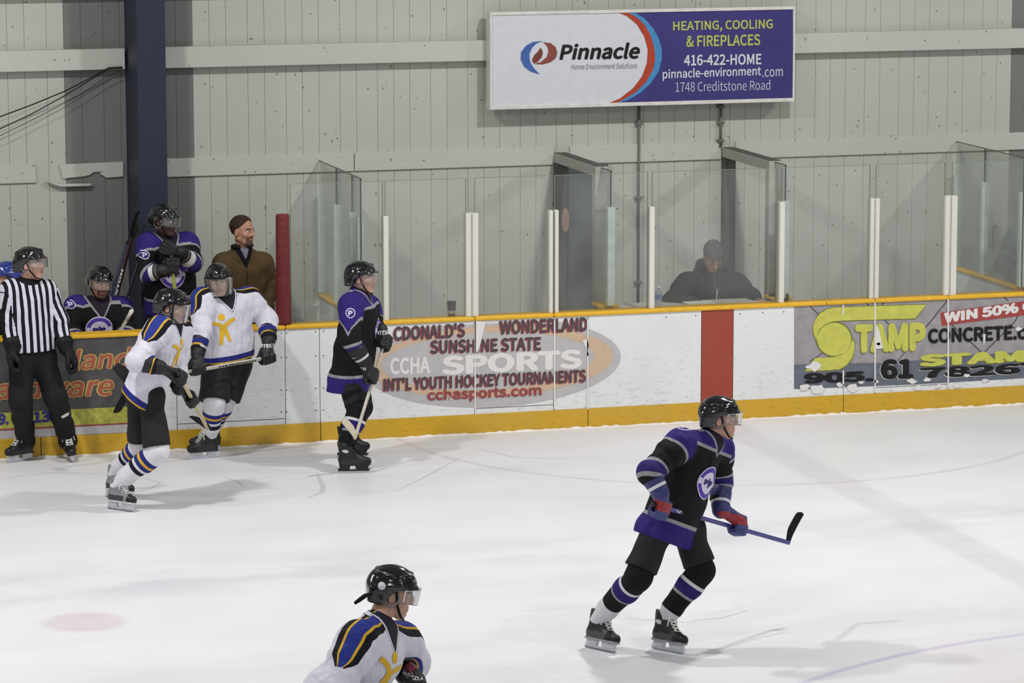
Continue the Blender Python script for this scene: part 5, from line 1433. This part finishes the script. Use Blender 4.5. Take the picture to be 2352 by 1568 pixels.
# ---- linesman
def zones_ref(g, P):
    hh, u, w, arm, s, L1, L2, foot, sR = torso_coords(g, P)
    n = -np.ones(len(P)); per = 0.060
    la = np.where(sR, (P - foot) @ g.r, (P - foot) @ g.r) + 0.35 * np.where(sR, -1, 1) * 0
    st = np.where(arm, np.sin(2 * math.pi * la / 0.056 + 0.6), np.sin(2 * math.pi * u / per + math.pi / 2 + 0.5))
    cuff = np.where(arm, 0.02 - (L1 + L2 - s), n)
    cv = 0.115 - np.linalg.norm(P - (g.neck + g.up * 0.03), axis=1)
    seam = np.where(arm, 0.006 - np.abs(s - 0.015), n)
    return [st, cuff, cv, seam]
M_JREF = layered('striped_shirt', (212, 210, 224), [(22, 21, 30), (22, 21, 26), (20, 20, 24), (20, 20, 26)], 0.75, 0.3, 0.2, 0.05)
g = Fig(neck=at(64, 645, -0.35), pelvis=at(72, 808, -0.33), base_z=0.0,
        sh=two(at(24, 668, -0.39), at(106, 668, -0.31)), el=two(at(18, 736, -0.41), at(138, 735, -0.35)),
        wr=two(at(28, 796, -0.47), at(150, 796, -0.43)), hd=two(at(34, 832, -0.51), at(163, 835, -0.47)),
        hip=two(at(50, 826, -0.35), at(98, 826, -0.31)), kn=two(at(47, 920, -0.39), at(128, 912, -0.38)), an={}, foot={},
        sk=two(skate_frame((76, 1054), (15, 1064), (0, 0, 0)), skate_frame((158, 1050), (169, 1064), (-0.12, 0, 0))),)
finish_legs(g); g.head_frame(at(70, 607, -0.37), 18, 4)
p = make_body(g, 'person', 'linesman in a black and white striped shirt and black trousers', SK_LIGHT)
helmet(g, p); jersey(g, p, M_JREF, zones_ref, -0.02, 0.86, sleeve=(0.082, 0.072, 0.058), name='striped_shirt')
F = None
pts = [g.pelvis + g.up * 0.1] + [q[k] for q in (g.hip, g.kn, g.an) for k in 'RL']
F = Field(np.min(pts, 0) - 0.2, np.max(pts, 0) + 0.2, 0.0125)
for k in 'RL':
    d = nrm(g.an[k] - g.kn[k])
    F.cone(g.hip[k], g.kn[k], 0.112, 0.098, 0.05, wob=(0.004, 30, 0.4)); F.cone(g.kn[k], g.an[k] + d * 0.045, 0.098, 0.082, 0.04, wob=(0.006, 38, 0.2))
F.cone(g.hip['R'] + g.up * 0.05, g.hip['L'] + g.up * 0.05, 0.115, 0.115, 0.06); F.cone(g.pelvis, g.pelvis + g.up * 0.09, 0.125, 0.125, 0.05)
tr, P_, Q_ = part_from(F, 'trousers', layered('trousers_black', (26, 26, 29), [], 0.75, 0.3, 0.25, 0.12), p)
decal('tag', *stroke2([(-0.034, -0.008), (0.034, 0.008)], 0.026), M_WHITEPR, tr, (P_, Q_), at(148, 957, -0.45), CR + V(0, 0, 0.25), V(0, 0, 1), 0.003)
decal('tag', *stroke2([(-0.02, -0.006), (0.02, 0.006)], 0.02), M_CLEARP, tr, (P_, Q_), at(36, 849, -0.45), CR + V(0, 0, 0.2), V(0, 0, 1), 0.003)
for k in 'RL': skate(p, g.sk[k], BOOT_K, M_HOLDW)
for k in 'RL': glove(p, g.wr[k], g.hd[k] , CT * (1) + CR * 0.2, g.el[k], M_GLOVE_K if False else layered('glove_plain_black', (20, 20, 22), [], 0.6, 0.2), CR * (-1 if k == 'R' else 1), loose=True, cuff_len=0.035)

# ---- seated player on the bench
g = Fig(neck=at(226, 690, 0.62), pelvis=at(226, 842, 0.80), base_z=0.2,
        sh=two(at(174, 706, 0.60), at(277, 708, 0.62)), el=two(at(162, 768, 0.50), at(292, 764, 0.50)),
        wr=two(at(190, 795, 0.38), at(272, 792, 0.36)), hd=two(at(208, 792, 0.30), at(262, 788, 0.28)),
        hip=two(at(205, 850, 0.78), at(247, 850, 0.78)), kn=two(at(192, 846, 0.36), at(256, 846, 0.36)), an={}, foot={},
        sk=two((V(5.05, 0.33, 0.2), np.stack([V(1, 0, 0), V(0, -1, 0), V(0, 0, 1)])), (V(5.45, 0.33, 0.2), np.stack([V(-1, 0, 0), V(0, -1, 0), V(0, 0, 1)]))), band=0.05, yoke=-0.07, yoke_arm=0.06)
for k in 'RL':
    o_ = g.kn[k] + V(0, 0.03, 0); o_[2] = 0.2; f_ = V(0, -1, 0); g.sk[k] = (o_, np.stack([np.cross(f_, V(0, 0, 1)), f_, V(0, 0, 1)]))
finish_legs(g); g.head_frame(at(229, 650, 0.58), 64, -6, 3)
p = make_body(g, 'person', 'player in black and purple sitting on the bench behind the boards', SK_TAN, beard=1.0)
helmet(g, p); jersey(g, p, M_JBLACK, zones_black, 0.02, 1.0); pants(g, p, M_PANT, 0.11, 0.10); socks(g, p, M_SOCKB, zsock_black, (0.085, 0.08, 0.07, 0.05))
for k in 'RL': skate(p, g.sk[k], BOOT_K, M_HOLDW, lace=False)
butt = at(303, 713, 0.24); heel = at(195, 905, 0.40); tip = heel + nrm(V(-1, 0.25, -0.12)) * 0.28
ax = heel - butt
for k in 'RL': glove(p, g.wr[k], g.hd[k], -CR, g.el[k], M_GLOVE_W, V(0, 0, 1) - CT * 0.1)
crest_pip(g, p, at(228, 756, 0.5), 0.122)
patch_disc(g, p, at(158, 697, 0.55), CR - CT * 0.5, V(0, 0, 1), 0.04)
stick('grey stick with a white taped knob beside the seated player', butt, heel, tip, M_SHAFT_G, M_BLADE_K, 0.07, M_WHITEPR)

# ---- standing player on the bench, hands stacked on the stick
g = Fig(neck=at(382, 545, 0.66), pelvis=at(392, 700, 0.70), base_z=0.2,
        sh=two(at(340, 562, 0.62), at(430, 560, 0.72)), el=two(at(338, 628, 0.45), at(444, 604, 0.52)),
        wr=two(at(372, 622, 0.36), at(416, 582, 0.40)), hd=two(at(395, 603, 0.34), at(382, 568, 0.38)),
        hip=two(at(372, 712, 0.66), at(414, 712, 0.72)), kn=two(at(368, 818, 0.60), at(416, 818, 0.64)), an={}, foot={}, sk={}, band=0.06, yoke=-0.01, yoke_arm=0.14)
for k in 'RL':
    o_ = g.kn[k] + V(0.0, 0.02, 0); o_[2] = 0.2; f_ = nrm(V(0.3, -1, 0)); g.sk[k] = (o_, np.stack([np.cross(f_, V(0, 0, 1)), f_, V(0, 0, 1)]))
finish_legs(g); g.head_frame(at(377, 508, 0.60), 26, -4)
p = make_body(g, 'person', 'player in black and purple standing on the bench with both gloves on his stick', SK_DARK)
helmet(g, p); jersey(g, p, M_JBLACK, zones_black, 0.06, 1.0); pants(g, p, M_PANT, 0.115, 0.11); socks(g, p, M_SOCKB, zsock_black, (0.085, 0.08, 0.07, 0.05))
for k in 'RL': skate(p, g.sk[k], BOOT_K, M_HOLDW, lace=False)
butt = at(393, 588, 0.34); heel = V(6.02, 0.27, 0.235); tip = heel + nrm(V(0.9, -0.35, 0.0)) * 0.20
M_GREENSH = plain('stick_green_yellow', (150, 160, 70), 0.4, 0.4)
for k in 'RL': glove(p, g.wr[k], g.hd[k] , CT * 0.3 - CR * 1.0 if k == 'R' else -CR * 0.4 + V(0, 0, -0.8), g.el[k], M_GLOVE_W, V(0, 0, 1) + CT)
crest_pip(g, p, at(400, 632, 0.5), 0.12)
patch_disc(g, p, at(322, 582, 0.55), CR - CT * 0.6, V(0, 0, 1), 0.04)
stick('green and yellow stick under the stacked gloves of the standing bench player', butt, heel, tip, M_GREENSH, M_BLADE_K, 0.07)

# ---- man in a brown coat behind the bench
def zones_coat(g, P):
    hN = (P - g.neck) @ g.up; u = (P - g.neck) @ g.r; w = (P - g.neck) @ g.f
    front = w > 0.01
    v1 = np.where(front, hN - (-0.17 + np.abs(u) * 2.1), -1.0); v2 = np.where(front, hN - (-0.085 + np.abs(u) * 2.6), -1.0)
    lap = np.where(front, 0.004 - np.abs(hN - (-0.13 + np.abs(u) * 0.55)) , -1.0); lap = np.where((np.abs(u) > 0.05) & (np.abs(u) < 0.15), lap, -1.0)
    zip_ = np.where(front & (hN < -0.17), 0.004 - np.abs(u), -1.0)
    return [lap, zip_, v1, v2]
M_COAT = layered('brown_coat', (86, 70, 46), [(52, 42, 28), (46, 38, 26), (26, 25, 30), (126, 122, 136)], 0.9, 0.4, 0.15, 0.16)
g = Fig(neck=at(556, 572, 0.95), pelvis=at(560, 726, 0.98), base_z=0.2,
        sh=two(at(512, 606, 0.95), at(604, 604, 0.99)), el=two(at(494, 660, 1.02), at(622, 655, 1.04)),
        wr=two(at(512, 718, 0.88), at(612, 710, 0.92)), hd=two(at(520, 735, 0.82), at(604, 727, 0.86)),
        hip=two(at(540, 735, 0.96), at(580, 735, 1.0)), kn=two(at(538, 842, 0.94), at(582, 842, 0.98)), an={}, foot=two(nrm(CT + CR * 0.3), nrm(CT + CR * 0.6)), sk={}, palm=two(CT, CT))
for k in 'RL': a_ = g.kn[k] + V(0, 0.05, 0); a_[2] = 0.29; g.an[k] = a_
g.head_frame(at(557, 531, 0.92), 34, 0)
p = make_body(g, 'person', 'man in a brown coat standing behind the bench next to the red padding', SK_TAN, beard=1.0, hands=None)
jersey(g, p, M_COAT, zones_coat, 0.20, 0.88, sleeve=(0.080, 0.078, 0.062), name='coat')
F = Field(g.neck - 0.2, g.neck + 0.2, 0.009)
for i in range(10):
    a0, a1 = [math.radians(-140 + 280 * j / 10) for j in (i, i + 1)]
    c0, c1 = [g.neck + g.up * (0.035 - 0.06 * max(0, math.cos(a))) + g.r * 0.082 * math.sin(a) - g.f * 0.082 * math.cos(a) * -1 * (-1) for a in (a0, a1)]
    F.cone(c0, c1, 0.021, 0.021, 0.012)
part_from(F, 'collar', layered('dark_collar', (30, 28, 30), [], 0.9, 0.3), p)
def hairpiece(g, person, mat, off=0.010, front=0.05, name='hair', full=False):
    F = Field(g.ho - 0.16, g.ho + 0.17, 0.0062)
    gg = [F.ax[i].reshape([-1 if j == i else 1 for j in range(3)]) for i in range(3)]
    q = [gg[i] - g.ho[i] for i in range(3)]; l = [sum(q[i] * g.hR[j][i] for i in range(3)) / g.hs for j in range(3)]
    x, y, z = l
    d = np.sqrt((x / 0.077) ** 2 + ((y + 0.012) / 0.098) ** 2 + ((z - 0.042) / 0.086) ** 2); d0 = (d - 1) * 0.08; d = d0 + 0.0025 * np.sin(x * 190 + 2 * np.sin(z * 90)) * np.cos(y * 150)
    zc = np.where(y > 0.0, 0.02 + (y) * (0.9 if not full else 0.35) + front * np.clip(1 - np.abs(x) / 0.05, 0, 1) * np.clip(y / 0.05, 0, 1), 0.02 + y * 0.95)
    zc = np.maximum(zc, -0.06)
    d = d - (off if full else off * np.clip((z - zc) / 0.03 + 0.25, 0, 1))
    d = np.maximum(d, (zc - z) * 0.8)
    F.F = (d * g.hs).astype(np.float32)
    return part_from(F, name, mat, person)[0]
hairpiece(g, p, layered('brown_hair', (62, 44, 34), [], 0.7, 0.6, 0.3, 0.2, 60), 0.009, 0.02)
F = Field(np.min([g.hip['R'], g.hip['L'], g.an['R'], g.an['L']], 0) - 0.2, np.max([g.hip['R'], g.hip['L']], 0) + 0.2, 0.014)
for k in 'RL': F.cone(g.hip[k], g.kn[k], 0.10, 0.08, 0.05); F.cone(g.kn[k], g.an[k] - V(0, 0, 0.04), 0.08, 0.07, 0.04)
part_from(F, 'trousers', layered('trousers_dark', (40, 38, 40), [], 0.85, 0.3), p)
for k in 'RL':
    F = Field(g.an[k] - 0.2, g.an[k] + 0.25, 0.011); b_ = g.an[k] - V(0, 0, 0.045)
    F.cone(b_ - g.foot[k] * 0.04, b_ + g.foot[k] * 0.14, 0.045, 0.04, 0.02); F.cut(V(0, 0, 0.2), V(0, 0, -1)); part_from(F, 'shoe', M_HOLDB, p)

# ---- blue helmet on the bench at the left edge
g = Fig(neck=at(10, 676, 0.55), pelvis=at(6, 830, 0.70), base_z=0.2,
        sh=two(at(44, 698, 0.60), at(-40, 700, 0.50)), el=two(at(56, 762, 0.52), at(-52, 766, 0.42)),
        wr=two(at(30, 800, 0.40), at(-30, 802, 0.34)), hd=two(at(14, 806, 0.34), at(-16, 808, 0.30)),
        hip=two(at(26, 842, 0.72), at(-14, 842, 0.70)), kn=two(at(24, 846, 0.36), at(-22, 846, 0.34)), an={}, foot={}, sk={}, band=0.05, yoke=0.0, yoke_arm=0.1)
for k in 'RL':
    o_ = g.kn[k] + V(0, 0.03, 0); o_[2] = 0.2; f_ = V(0, -1, 0); g.sk[k] = (o_, np.stack([np.cross(f_, V(0, 0, 1)), f_, V(0, 0, 1)]))
finish_legs(g); g.head_frame(at(13, 640, 0.52), 152, -4)
p = make_body(g, 'person', 'player in a blue helmet half hidden behind the linesman at the left edge', SK_TAN)
helmet(g, p, M_HELMBLUE, visor=False); jersey(g, p, M_JBLACK, zones_black, 0.02, 0.95); pants(g, p, M_PANT, 0.11, 0.10); socks(g, p, M_SOCKB, zsock_black, (0.085, 0.08, 0.07, 0.05))
for k in 'RL': skate(p, g.sk[k], BOOT_K, M_HOLDW, lace=False)
for k in 'RL': glove(p, g.wr[k], g.hd[k], -CR, g.el[k], M_GLOVE_K, V(0, 0, 1))

# ---- white player at the bottom edge, closest to the camera
g = Fig(neck=at(872, 1424, -12.35), pelvis=at(736, 1640, -12.35), base_z=0.0,
        sh=two(at(822, 1478, -12.54), at(918, 1478, -12.12)), el=two(at(762, 1592, -12.72), at(946, 1520, -12.0)),
        wr=two(at(858, 1648, -12.66), at(932, 1546, -12.18)), hd=two(at(900, 1668, -12.55), at(950, 1562, -12.30)),
        hip=two(at(748, 1672, -12.47), at(790, 1672, -12.25)), kn=two(at(806, 1842, -12.5), at(862, 1822, -12.15)), an={}, foot={},
        sk=two(skate_frame((690, 2045), (775, 2060), (0.25, 0, 0)), skate_frame((800, 2010), (890, 2022), (0.12, 0, 0))), leaf=0.70)
finish_legs(g); g.head_frame(at(900, 1362, -12.3), -6, -12)
p = make_body(g, 'person', 'player in white and blue at the bottom edge seen from the head to the waist', SK_LIGHT)
hm = helmet(g, p); jersey(g, p, M_JWHITE, zones_white, 0.08, 1.08, hem_tilt=0.1, sleeve=(0.108, 0.098, 0.066), h=0.010); pants(g, p, M_PANT, 0.12, 0.118, 0.92); socks(g, p, M_SOCKW, zsock_white)
for k in 'RL': skate(p, g.sk[k], BOOT_K, M_HOLDW)
MB().tube([at(855, 1362, -12.42), at(838, 1368, -12.44), at(826, 1377, -12.45), at(815, 1385, -12.46)], [0.008, 0.013, 0.012, 0.009], 8).build('loose_strap', M_STRAP, hm, True)
decal('sticker', *disc2(0.021), M_HOLDW, hm, g.helm, at(875, 1356, -12.5), CR, V(0, 0, 1), 0.002)
butt = g.hd['R'] - nrm(g.hd['L'] - g.hd['R']) * 0.12; d_ = nrm(g.hd['L'] - g.hd['R'])
d_ = nrm(V(0.55, 0.55, -0.62)); butt = g.hd['R'] - d_ * 0.05
a_ = glove(p, g.wr['L'], g.hd['L'], nrm(V(0.4, 0.5, -0.5)), g.el['L'], M_GLOVE_R, CT + V(0, 0, 0.6))
decal('lettering', *text2('askok', 0.12, 0.03, 0.03, 0.2), M_WHITEPR, a_[0], a_[1], at(948, 1558, -12.4), CR + V(0, 0, -0.15), V(0, 0, 1), 0.003)
glove(p, g.wr['R'], g.hd['R'], d_, g.el['R'], M_GLOVE_R, CT + CR * 0.2)
crest_man(g, p, at(893, 1560, -12.5), 1.0)
heel = butt + d_ * (butt[2] - 0.02) / 0.62 * 1.0; tip = heel + nrm(V(0.8, 0.4, 0)) * 0.29
stick('stick reaching to the ice from the player at the bottom edge', butt, heel, tip, M_SHAFT_K, M_BLADE_K, 0.07)

# ---- timekeeper bent over the desk
M_JACKET = layered('charcoal_jacket', (66, 68, 70), [(82, 84, 86)], 0.85, 0.4, 0.15, 0.10)
g = Fig(neck=at(1634, 622, 0.78), pelvis=at(1628, 742, 1.08), base_z=0.2,
        sh=two(at(1578, 654, 0.80), at(1690, 654, 0.82)), el=two(at(1542, 692, 0.62), at(1726, 684, 0.66)),
        wr=two(at(1606, 698, 0.40), at(1740, 690, 0.46)), hd=two(at(1640, 696, 0.36), at(1756, 692, 0.38)),
        hip=two(at(1606, 752, 1.08), at(1650, 752, 1.1)), kn=two(at(1600, 772, 0.62), at(1660, 772, 0.62)), an={}, foot=two(V(0, -1, 0), V(0, -1, 0)), sk={}, palm=two(V(0, 0, -1), V(0, 0, -1)))
for k in 'RL': a_ = g.kn[k] + V(0, 0.05, 0); a_[2] = 0.29; g.an[k] = a_
g.head_frame(at(1638, 588, 0.66), 76, -38)
p = make_body(g, 'person', 'timekeeper in a charcoal jacket writing at the desk behind the glass', SK_TAN, hands=two(0.5, 0.3))
jersey(g, p, M_JACKET, lambda g, P: [0.006 - np.abs((P - g.neck) @ g.r)], 0.05, 1.02, sleeve=(0.10, 0.088, 0.062), name='jacket', wob=0.008)
F = Field(g.neck - 0.25, g.neck + 0.25, 0.010)
for s_ in (-1, 1):
    F.cone(g.neck + g.r * 0.075 * s_ + g.up * 0.03, g.neck + g.r * 0.12 * s_ - g.f * 0.02 - g.up * 0.02, 0.05, 0.055, 0.04)
F.cone(g.neck - g.f * 0.09 + g.r * 0.07 + g.up * 0.02, g.neck - g.f * 0.09 - g.r * 0.07 + g.up * 0.02, 0.06, 0.06, 0.05)
part_from(F, 'hood', M_JACKET, p)
hairpiece(g, p, layered('grey_knit_cap', (92, 92, 92), [], 0.9, 0.5, 0.1, 0.12, 60), 0.013, -0.01, 'knit_cap', True)
M_LENS = glassy('spectacle_lens', (0.8, 0.82, 0.84), 0.1, 0.05)
sp = MB()
for s_ in (-1, 1): sp.tube([g.hp(s_ * 0.032 + 0.022 * math.cos(a), 0.103, 0.006 + 0.016 * math.sin(a)) for a in [2 * math.pi * i / 14 for i in range(15)]], 0.0024, 5)
for s_ in (-1, 1): sp.tube([g.hp(s_ * 0.054, 0.102, 0.010), g.hp(s_ * 0.078, 0.05, 0.012), g.hp(s_ * 0.082, 0.0, 0.010)], 0.0022, 5)
sp.tube([g.hp(-0.010, 0.105, 0.008), g.hp(0.010, 0.105, 0.008)], 0.0022, 5)
sp.build('spectacles', M_HOLDB, p)
F = Field(np.min([g.hip['R'], g.kn['R'], g.an['R'], g.kn['L']], 0) - 0.2, np.max([g.hip['R'], g.hip['L']], 0) + 0.2, 0.014)
for k in 'RL': F.cone(g.hip[k], g.kn[k], 0.09, 0.075, 0.05); F.cone(g.kn[k], g.an[k] - V(0, 0, 0.04), 0.075, 0.065, 0.04)
part_from(F, 'trousers', _MC['trousers_dark'], p)
tk = g

# ---- figure at the right edge behind two layers of glass
g = Fig(neck=at(2378, 505, 1.10), pelvis=at(2345, 690, 1.28), base_z=0.2,
        sh=two(at(2335, 545, 1.12), at(2428, 540, 1.20)), el=two(at(2302, 610, 0.98), at(2450, 610, 1.06)),
        wr=two(at(2345, 650, 0.80), at(2420, 655, 0.86)), hd=two(at(2372, 655, 0.74), at(2395, 660, 0.80)),
        hip=two(at(2330, 705, 1.28), at(2372, 705, 1.3)), kn=two(at(2330, 808, 1.30), at(2380, 808, 1.35)), an={}, foot=two(V(0.3, -1, 0), V(0.3, -1, 0)), sk={}, palm=two(V(0, 0, -1), V(0, 0, -1)))
for k in 'RL': a_ = g.kn[k] + V(0, 0.05, 0); a_[2] = 0.29; g.an[k] = a_
g.head_frame(at(2392, 470, 1.04), 40, -10)
p = make_body(g, 'person', 'figure in a grey jacket leaning in from the right edge behind the glass', SK_LIGHT, hands=two(0.5, 0.5))
jersey(g, p, layered('grey_jacket', (98, 102, 102), [(140, 144, 142)], 0.85, 0.4, 0.15, 0.1), lambda g, P: [np.where(torso_coords(g, P)[3], 0.016 - np.abs(torso_coords(g, P)[4] - torso_coords(g, P)[5] + 0.10), -1.0)], 0.05, 1.0, sleeve=(0.095, 0.082, 0.062), name='jacket')
hairpiece(g, p, _MC['brown_hair'], 0.009, 0.0)
F = Field(np.min([g.hip['R'], g.hip['L'], g.an['R'], g.an['L']], 0) - 0.2, np.max([g.hip['R'], g.hip['L']], 0) + 0.2, 0.014)
for k in 'RL': F.cone(g.hip[k], g.kn[k], 0.10, 0.08, 0.05); F.cone(g.kn[k], g.an[k] - V(0, 0, 0.04), 0.08, 0.07, 0.04)
part_from(F, 'trousers', _MC['trousers_dark'], p)

# ================================================================== SMALL THINGS
# bench seat behind the boards
bench = empty('players_bench', (4.0, 0.88, 0.2), 'long wooden players bench behind the boards', 'bench')
M_WOOD = plain('bench_wood', (150, 122, 84), 0.6, 0.3, var=0.1)
MB().box((0.0, 0.70, 0.465), (5.42, 1.02, 0.505), 0.006).build('seat_plank', M_WOOD, bench)
for x in (0.4, 1.9, 3.4, 4.85): MB().box((x - 0.03, 0.74, 0.2), (x + 0.03, 0.98, 0.465)).build('leg', M_ALU, bench)
# sticks leaning on the column
def lean2(lab, tip_px, heel_px, mid_px, Yt, ms, txt):
    heel = at(*heel_px, Yt); mid = at(*mid_px, Yt - 0.03); tip = at(*tip_px, Yt + 0.01); d = nrm(heel - mid)
    b0 = mid - d * ((mid[2] - 0.23) / d[2])
    stick(lab, b0, heel, tip, ms, M_BLADE_K, 0.05, M_BLADE_K, txt)
M_STK_R = plain('stick_black_red', (60, 26, 30), 0.35, 0.5)
lean2('black and red stick with white lettering leaning on the blue column', (317, 484), (303, 545), (276, 650), 0.96, M_STK_R, [('EASTON', 0.71, 0.34, 0.024, M_WHITEPR)])
lean2('dark blue stick leaning behind the black and red one', (309, 510), (290, 560), (264, 650), 1.03, plain('stick_navy', (50, 58, 84), 0.35, 0.5), None)
lean2('slim black stick leaning rightmost by the column', (330, 560), (318, 600), (302, 650), 0.90, M_SHAFT_K, None)

# coffee cup on the boards
c = at(1037, 725, 0.115); c[2] = 1.0722
cup = empty('paper_cup', c, 'dark paper coffee cup standing on the boards', 'cup')
MB().lathe([(0.030, 0.0), (0.033, 0.012), (0.040, 0.115), (0.0405, 0.118)], c, 20).build('cup_body', plain('cup_brown', (84, 78, 74), 0.6), cup, True)
MB().lathe([(0.0325, 0.022), (0.0352, 0.024), (0.0372, 0.050), (0.0362, 0.052)], c, 20).build('cup_band', plain('cup_band', (178, 174, 166), 0.6), cup, True)
MB().lathe([(0.0425, 0.116), (0.0435, 0.122), (0.040, 0.132), (0.036, 0.135)], c, 20).build('lid', plain('cup_lid', (66, 64, 62), 0.4), cup, True)

# timekeeper's desk
desk = empty('timekeeper_desk', (10.8, 0.42, 0.2), 'narrow white desk behind the boards in front of the timekeeper', 'desk')
MB().box((10.05, 0.165, 1.01), (11.56, 0.62, 1.04), 0.004).build('desk_top', plain('desk_white', (206, 202, 192), 0.5), desk)
for x in (10.12, 11.48):
    MB().box((x - 0.03, 0.20, 0.2), (x + 0.03, 0.26, 1.01)).build('leg', M_ALU, desk); MB().box((x - 0.03, 0.54, 0.2), (x + 0.03, 0.60, 1.01)).build('leg', M_ALU, desk)
DZ = 1.0405
def on_desk(px, Y): q = at(px, 690, Y); q[2] = DZ; return q
c = on_desk(1513, 0.22)
bt = empty('water_bottle', c, 'small clear water bottle with a blue label on the desk', 'bottle')
M_PET = glassy('clear_plastic', (0.86, 0.9, 0.92), 0.1, 0.10, (0.85, 0.9, 0.95))
MB().lathe([(0.028, 0.0), (0.032, 0.006), (0.032, 0.05), (0.030, 0.06), (0.032, 0.07), (0.032, 0.13), (0.026, 0.155), (0.014, 0.175), (0.013, 0.19)], c, 18).build('bottle_body', M_PET, bt, True)
MB().lathe([(0.0325, 0.085), (0.0332, 0.087), (0.0332, 0.123), (0.0325, 0.125)], c, 18).build('label', plain('label_blue', (96, 134, 196), 0.5), bt, True)
MB().lathe([(0.0150, 0.19), (0.0155, 0.192), (0.0155, 0.207), (0.013, 0.209)], c, 14).build('cap', M_HOLDW, bt, True)
a = on_desk(1606, 0.26)
bk = empty('record_book', a, 'thick pale record book lying on the desk under the writing hand', 'book')
MB().box((a[0] - 0.14, a[1] - 0.07, DZ), (a[0] + 0.14, a[1] + 0.09, DZ + 0.004)).build('cover', M_CLEARP, bk)
MB().box((a[0] - 0.135, a[1] - 0.066, DZ + 0.004), (a[0] + 0.135, a[1] + 0.086, DZ + 0.034)).build('pages', M_PAPER, bk)
a = on_desk(1680, 0.24)
MBp = MB(); n = 8
for i in range(n + 1):
    t = i / n; zz = DZ + 0.002 + 0.055 * (1 - t) ** 2
    MBp.v += [(a[0] - 0.10 + 0.2 * t, a[1] - 0.04, zz), (a[0] - 0.10 + 0.2 * t, a[1] + 0.1, zz), (a[0] - 0.10 + 0.2 * t, a[1] - 0.04, zz - 0.0015), (a[0] - 0.10 + 0.2 * t, a[1] + 0.1, zz - 0.0015)]
for i in range(n):
    k = 4 * i; MBp.f += [(k, k + 4, k + 5, k + 1), (k + 2, k + 3, k + 7, k + 6), (k, k + 2, k + 6, k + 4), (k + 1, k + 5, k + 7, k + 3)]
MBp.f += [(0, 1, 3, 2), (4 * n, 4 * n + 2, 4 * n + 3, 4 * n + 1)]
tag(MBp.build('curled_sheet', M_PAPER), 'white sheet with a curled-up corner in the middle of the desk', 'paper')
a = on_desk(1738, 0.24)
cb = empty('clipboard', a, 'clipboard with a white sheet at the right of the desk', 'clipboard')
MB().box((a[0] - 0.15, a[1] - 0.07, DZ), (a[0] + 0.15, a[1] + 0.10, DZ + 0.005)).build('board', M_GREYPR, cb)
MB().box((a[0] - 0.14, a[1] - 0.065, DZ + 0.005), (a[0] + 0.13, a[1] + 0.095, DZ + 0.008)).build('sheet', M_PAPER, cb)
MB().box((a[0] + 0.12, a[1] - 0.03, DZ + 0.008), (a[0] + 0.145, a[1] + 0.05, DZ + 0.018), 0.003).build('clip', M_ALU, cb)
a = on_desk(1774, 0.36); a = on_desk(1775, 0.27)
mg = empty('dark_mug', a, 'dark mug with a brown rim by the right post of the desk', 'mug')
MB().lathe([(0.034, 0), (0.037, 0.004), (0.038, 0.085), (0.040, 0.088)], a, 20).build('mug_body', plain('mug_dark', (38, 38, 42), 0.4), mg, True)
MB().lathe([(0.0385, 0.086), (0.0405, 0.0885), (0.0405, 0.095), (0.0385, 0.096)], a, 20).build('rim', plain('mug_rim', (150, 118, 70), 0.5), mg, True)
a = at(1806, 686, 0.12); a[2] = 1.0722
tp = empty('puck', a, 'black puck standing on its edge on the boards beside the right door frame', 'puck')
MB().tube([a + V(-0.013, 0, 0.038), a + V(0.013, 0, 0.038)], 0.038, 22).build('puck_body', plain('puck_rubber', (40, 36, 46), 0.7), tp)
pn = tk.hd['R'] + V(0.02, -0.02, 0.03)
tag(MB().tube([pn + V(-0.01, 0.0, -0.03), pn + V(0.0, 0.01, 0.0), pn + V(0.015, 0.03, 0.10)], [0.0015, 0.004, 0.004], 6).build('pen', M_HOLDW), 'white pen in the hand of the timekeeper', 'pen')
# red hook on the wall at the right
a = at(2280, 567, WALL_Y - 0.03); b = at(2281, 519, WALL_Y - 0.03)
tag(MB().tube([a, V(a[0], a[1], b[2]), V(a[0] + 0.02, a[1], b[2] + 0.012), V(a[0] + 0.035, a[1], b[2] - 0.02)], 0.009, 8).build('red_hook_handle', plain('red_rod', (150, 62, 52), 0.5)),
    'red hooked rod on the wall seen through the right partition', 'handle')
# oval sticker on the glass of the left door
e_ = [at(x, y, 0.068) for x, y in st]
poly = MB().prism([(q[0], q[2]) for q in e_], V(0, 0.0685, 0), V(1, 0, 0), V(0, 0, 1), V(0, 1, 0), 0.001)
poly.build('sticker', plain('sticker_red', (150, 120, 112), 0.6), screen)
